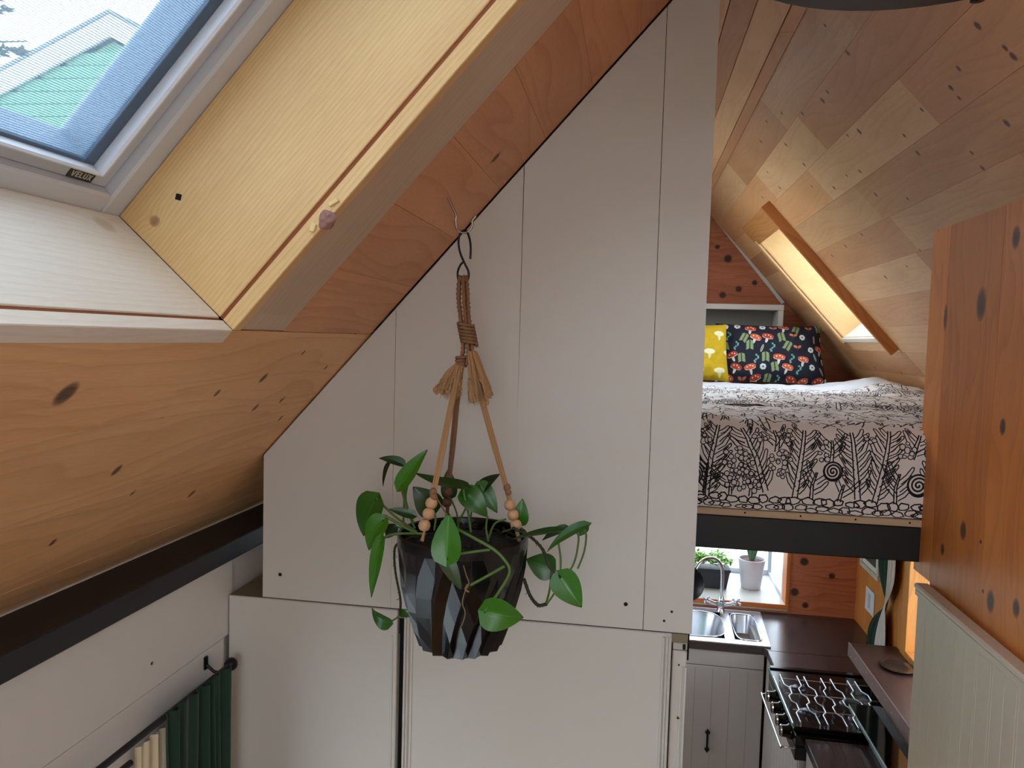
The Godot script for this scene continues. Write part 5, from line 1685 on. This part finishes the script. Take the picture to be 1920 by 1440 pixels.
func make_prints():
	# insect screen weave: fine threads across, open between
	var im := Image.create(8, 16, false, Image.FORMAT_RGBA8)
	for y in 16:
		for x in 8:
			var th := .70 if y % 16 < 6 else .22
			im.set_pixel(x, y, Color(1, 1, 1, th))
	tex["screen"] = im
	# leaf veins
	im = Image.create(128, 128, false, Image.FORMAT_RGB8)
	for y in 128:
		for x in 128:
			var u := absf(x / 127.0 - .5) * 2.0
			var v := y / 127.0
			var c := 1.0
			var vein := absf(fposmod((v - u * .32) * 9.0, 1.0) - .5)
			if vein > .46: c = 1.10
			if u < .035: c = 1.28
			c *= .94 + .06 * sin(x * .7) * sin(y * .5)
			im.set_pixel(x, y, Color(minf(c * .74, 1), minf(c * .76, 1), minf(c * .72, 1)))
	tex["leafvein"] = im
	# forest line print for the duvet: 1.2 m by 0.6 m
	im = Image.create(1536, 768, false, Image.FORMAT_RGB8)
	im.fill(Color(.93, .91, .89))
	var ink := Color(.06, .06, .09)
	var S := 1280.0
	var P := func(zx: float, zy: float) -> Vector2: return Vector2((zx - 80.0) * .0003645 * S, 768.0 - (1205.0 - zy) * .000355 * S)
	var r := RandomNumberGenerator.new()
	r.seed = 12
	# each motif is drawn for both halves of the repeat
	for half in 2:
		var ox := half * 768.0
		var tree := func(x0: float, y0: float, x1: float, y1: float, wd: float):
			var a: Vector2 = P.call(x0, y0) + Vector2(ox, 0)
			var e: Vector2 = P.call(x1, y1) + Vector2(ox, 0)
			e = a + (e - a) * 1.0
			var d := (e - a).normalized()
			var s := d.orthogonal()
			var m := a.lerp(e, .5) + s * r.randf_range(-8, 8)
			line(im, [a - s * wd, m - s * wd * .8, e - s * wd * .5], 2.2, ink)
			line(im, [a + s * wd, m + s * wd * .8, e + s * wd * .5], 2.2, ink)
			var L := (e - a).length()
			var n := int(L / 31.0)
			for k in n:
				for sg in [-1.0, 1.0]:
					var f := (k + .6 + (.4 if sg > 0.0 else 0.0)) / (n + .6)
					var q: Vector2 = a.lerp(e, f) + s * (sg * wd)
					var ln: float = (30.0 + 34.0 * sin(f * PI)) * r.randf_range(.8, 1.15)
					var bd: Vector2 = (s * sg + d * r.randf_range(.7, 1.2)).normalized()
					var bs: Vector2 = bd.orthogonal() * 6.6
					var up := bd.lerp(d, .35).normalized()
					var q2 := q + bd * ln * .55
					var q3 := q2 + up * ln * .55
					line(im, [q - bs, q2 - bs, q3 - bs * .8, q3 + up * 6.0 - bs * .3, q3 + up * 6.0 + bs * .3, q3 + bs * .8, q2 + bs, q + bs], 1.8, ink)
					if r.randf() < .3: ell(im, q2 + up * ln * .2, ln * .26, 3.0, up.angle(), ink)
		for q in [[150, 1100, 225, 540, 9], [590, 1040, 400, 560, 9], [660, 740, 640, 570, 7], [810, 1080, 865, 560, 9], [1260, 1060, 1200, 560, 9], [1380, 1080, 1475, 530, 9], [1630, 750, 1690, 560, 7], [1060, 800, 1060, 640, 6], [330, 1075, 300, 930, 5], [480, 1080, 500, 900, 5], [930, 1075, 960, 890, 5], [1130, 1085, 1160, 970, 5], [1530, 1080, 1550, 870, 5], [1780, 1080, 1800, 860, 5]]:
			tree.call(q[0], q[1], q[2], q[3], q[4])
		for q in [[380, 850, 120, 130], [690, 830, 80, 120], [740, 620, 70, 60], [420, 1000, 130, 60], [1010, 720, 40, 90], [540, 640, 50, 60], [1590, 690, 60, 60], [1330, 620, 60, 50], [1780, 640, 60, 60]]:
			for k in int(q[2] * q[3] / 330.0):
				var e := Vector2(r.randf_range(-1, 1), r.randf_range(-1, 1))
				if e.length() > 1.0: continue
				var c: Vector2 = P.call(q[0] + e.x * q[2], q[1] + e.y * q[3]) + Vector2(ox, 0)
				var rad := r.randf_range(5.5, 8.5)
				ell(im, c, rad + 2.6, rad + 2.6, 0, ink)
				ell(im, c, rad - .4, rad - .4, 0, Color(.89, .87, .86))
		for q in [[1075, 875, 66], [1685, 945, 76]]:
			var c: Vector2 = P.call(q[0], q[1]) + Vector2(ox, 0)
			var R: float = q[2] * .0003645 * S
			ell(im, c, R, R, 0, Color(.93, .91, .89))
			var pts: Array = []
			for k in 70:
				var a := k / 69.0 * TAU * 2.6
				pts.append(c + Vector2(cos(a), sin(a)) * R * (.08 + .92 * k / 69.0))
			line(im, pts, 3.0, ink)
			var ring: Array = []
			for k in 30: ring.append(c + Vector2(cos(k / 29.0 * TAU), sin(k / 29.0 * TAU)) * R)
			line(im, ring, 3.0, ink)
		for k in 44:
			var c: Vector2 = P.call(80 + (k % 22) * 78 + (38 if k >= 22 else 0) + r.randf_range(-14, 14), 1165 - (k / 22) * 62 + r.randf_range(-14, 14)) + Vector2(ox, 0)
			var pts: Array = []
			var n := 6
			var sx := r.randf_range(20, 31)
			var sy := r.randf_range(12, 19)
			for i in n + 1: pts.append(c + Vector2(cos(i * TAU / n + k), sin(i * TAU / n + k)) * Vector2(sx, sy) * (.85 + .25 * sin(i % n * 5.0 + k)))
			line(im, pts, 2.2, ink)
		for k in 230:
			var c := Vector2(r.randf_range(0, 768) + ox, r.randf_range(10, 430))
			var a := r.randf_range(-1.2, 1.2) + PI / 2
			var d := Vector2(cos(a), sin(a))
			var ln := r.randf_range(24, 84)
			line(im, [c, c + d * ln * .5 + d.orthogonal() * r.randf_range(-6, 6), c + d * ln], 2.4, ink)
			if k % 3 == 0: line(im, [c + d * ln * .4, c + d * ln * .4 + d.rotated(.8) * 20.0], 1.7, ink)
	tex["forest"] = im
	# navy print
	im = Image.create(500, 286, false, Image.FORMAT_RGB8)
	im.fill(Color(.085, .095, .16))
	var k := 0
	for gy in 6:
		for gx in 9:
			var c := Vector2(30 + gx * 56 + (28 if gy % 2 else 0) + r.randf_range(-9, 9), 26 + gy * 50 + r.randf_range(-9, 9))
			var a := r.randf_range(-.5, .5)
			k = (gx * 3 + gy * 5 + int(r.randf() * 3.0)) % 8
			var dn := Vector2(0, 1).rotated(a)
			if k == 0 or k == 3:
				ell(im, c + dn * 20.0, 6, 15, a, Color(.86, .84, .80))
				ell(im, c + dn * 5.0, 25, 8, a, Color(.90, .86, .80))
				ell(im, c - dn * 2.0, 27, 13, a, Color(.72, .24, .13) if k == 0 else Color(.82, .36, .20))
				for e in [Vector2(-12, -3), Vector2(2, -7), Vector2(13, -1)]: ell(im, c + e.rotated(a), 3.2, 3.2, 0, Color(.95, .86, .78))
			elif k == 1 or k == 5:
				for i in 7: ell(im, c + Vector2(cos(i * TAU / 7), sin(i * TAU / 7)) * 9.0, 6, 6, 0, Color(.85, .86, .84))
				ell(im, c, 4, 4, 0, Color(.25, .27, .30))
			elif k == 2:
				for i in 6:
					var p := c + dn * (i * 7.0 - 18.0)
					ell(im, p + dn.orthogonal() * 9.0, 9, 3.4, a + .5, Color(.55, .62, .42))
					ell(im, p - dn.orthogonal() * 9.0, 9, 3.4, a - .5, Color(.55, .62, .42))
			elif k == 4:
				ell(im, c, 5, 19, a, Color(.80, .79, .70)); ell(im, c, 1.6, 17, a, Color(.2, .2, .22))
			elif k == 6:
				ell(im, c + Vector2(-9, -5), 11, 6, .5, Color(.82, .48, .34)); ell(im, c + Vector2(9, -5), 11, 6, -.5, Color(.82, .48, .34))
				ell(im, c + Vector2(0, 2), 3, 9, 0, Color(.40, .25, .2))
			else:
				for i in 6: ell(im, c + Vector2(sin(i * 1.1) * 9.0, i * 7.0 - 18.0), 4.5, 4.5, 0, Color(.45, .66, .62))
	tex["navy"] = im
	# yellow print
	im = Image.create(190, 190, false, Image.FORMAT_RGB8)
	im.fill(Color(.80, .66, .06))
	for gy in 3:
		for gx in 3:
			var c := Vector2(34 + gx * 64 + (32 if gy % 2 else 0), 34 + gy * 62)
			ell(im, c + Vector2(0, 10), 4.5, 14, 0, Color(.90, .88, .68))
			ell(im, c, 17, 9, 0, Color(.93, .91, .74))
	tex["yellow"] = im
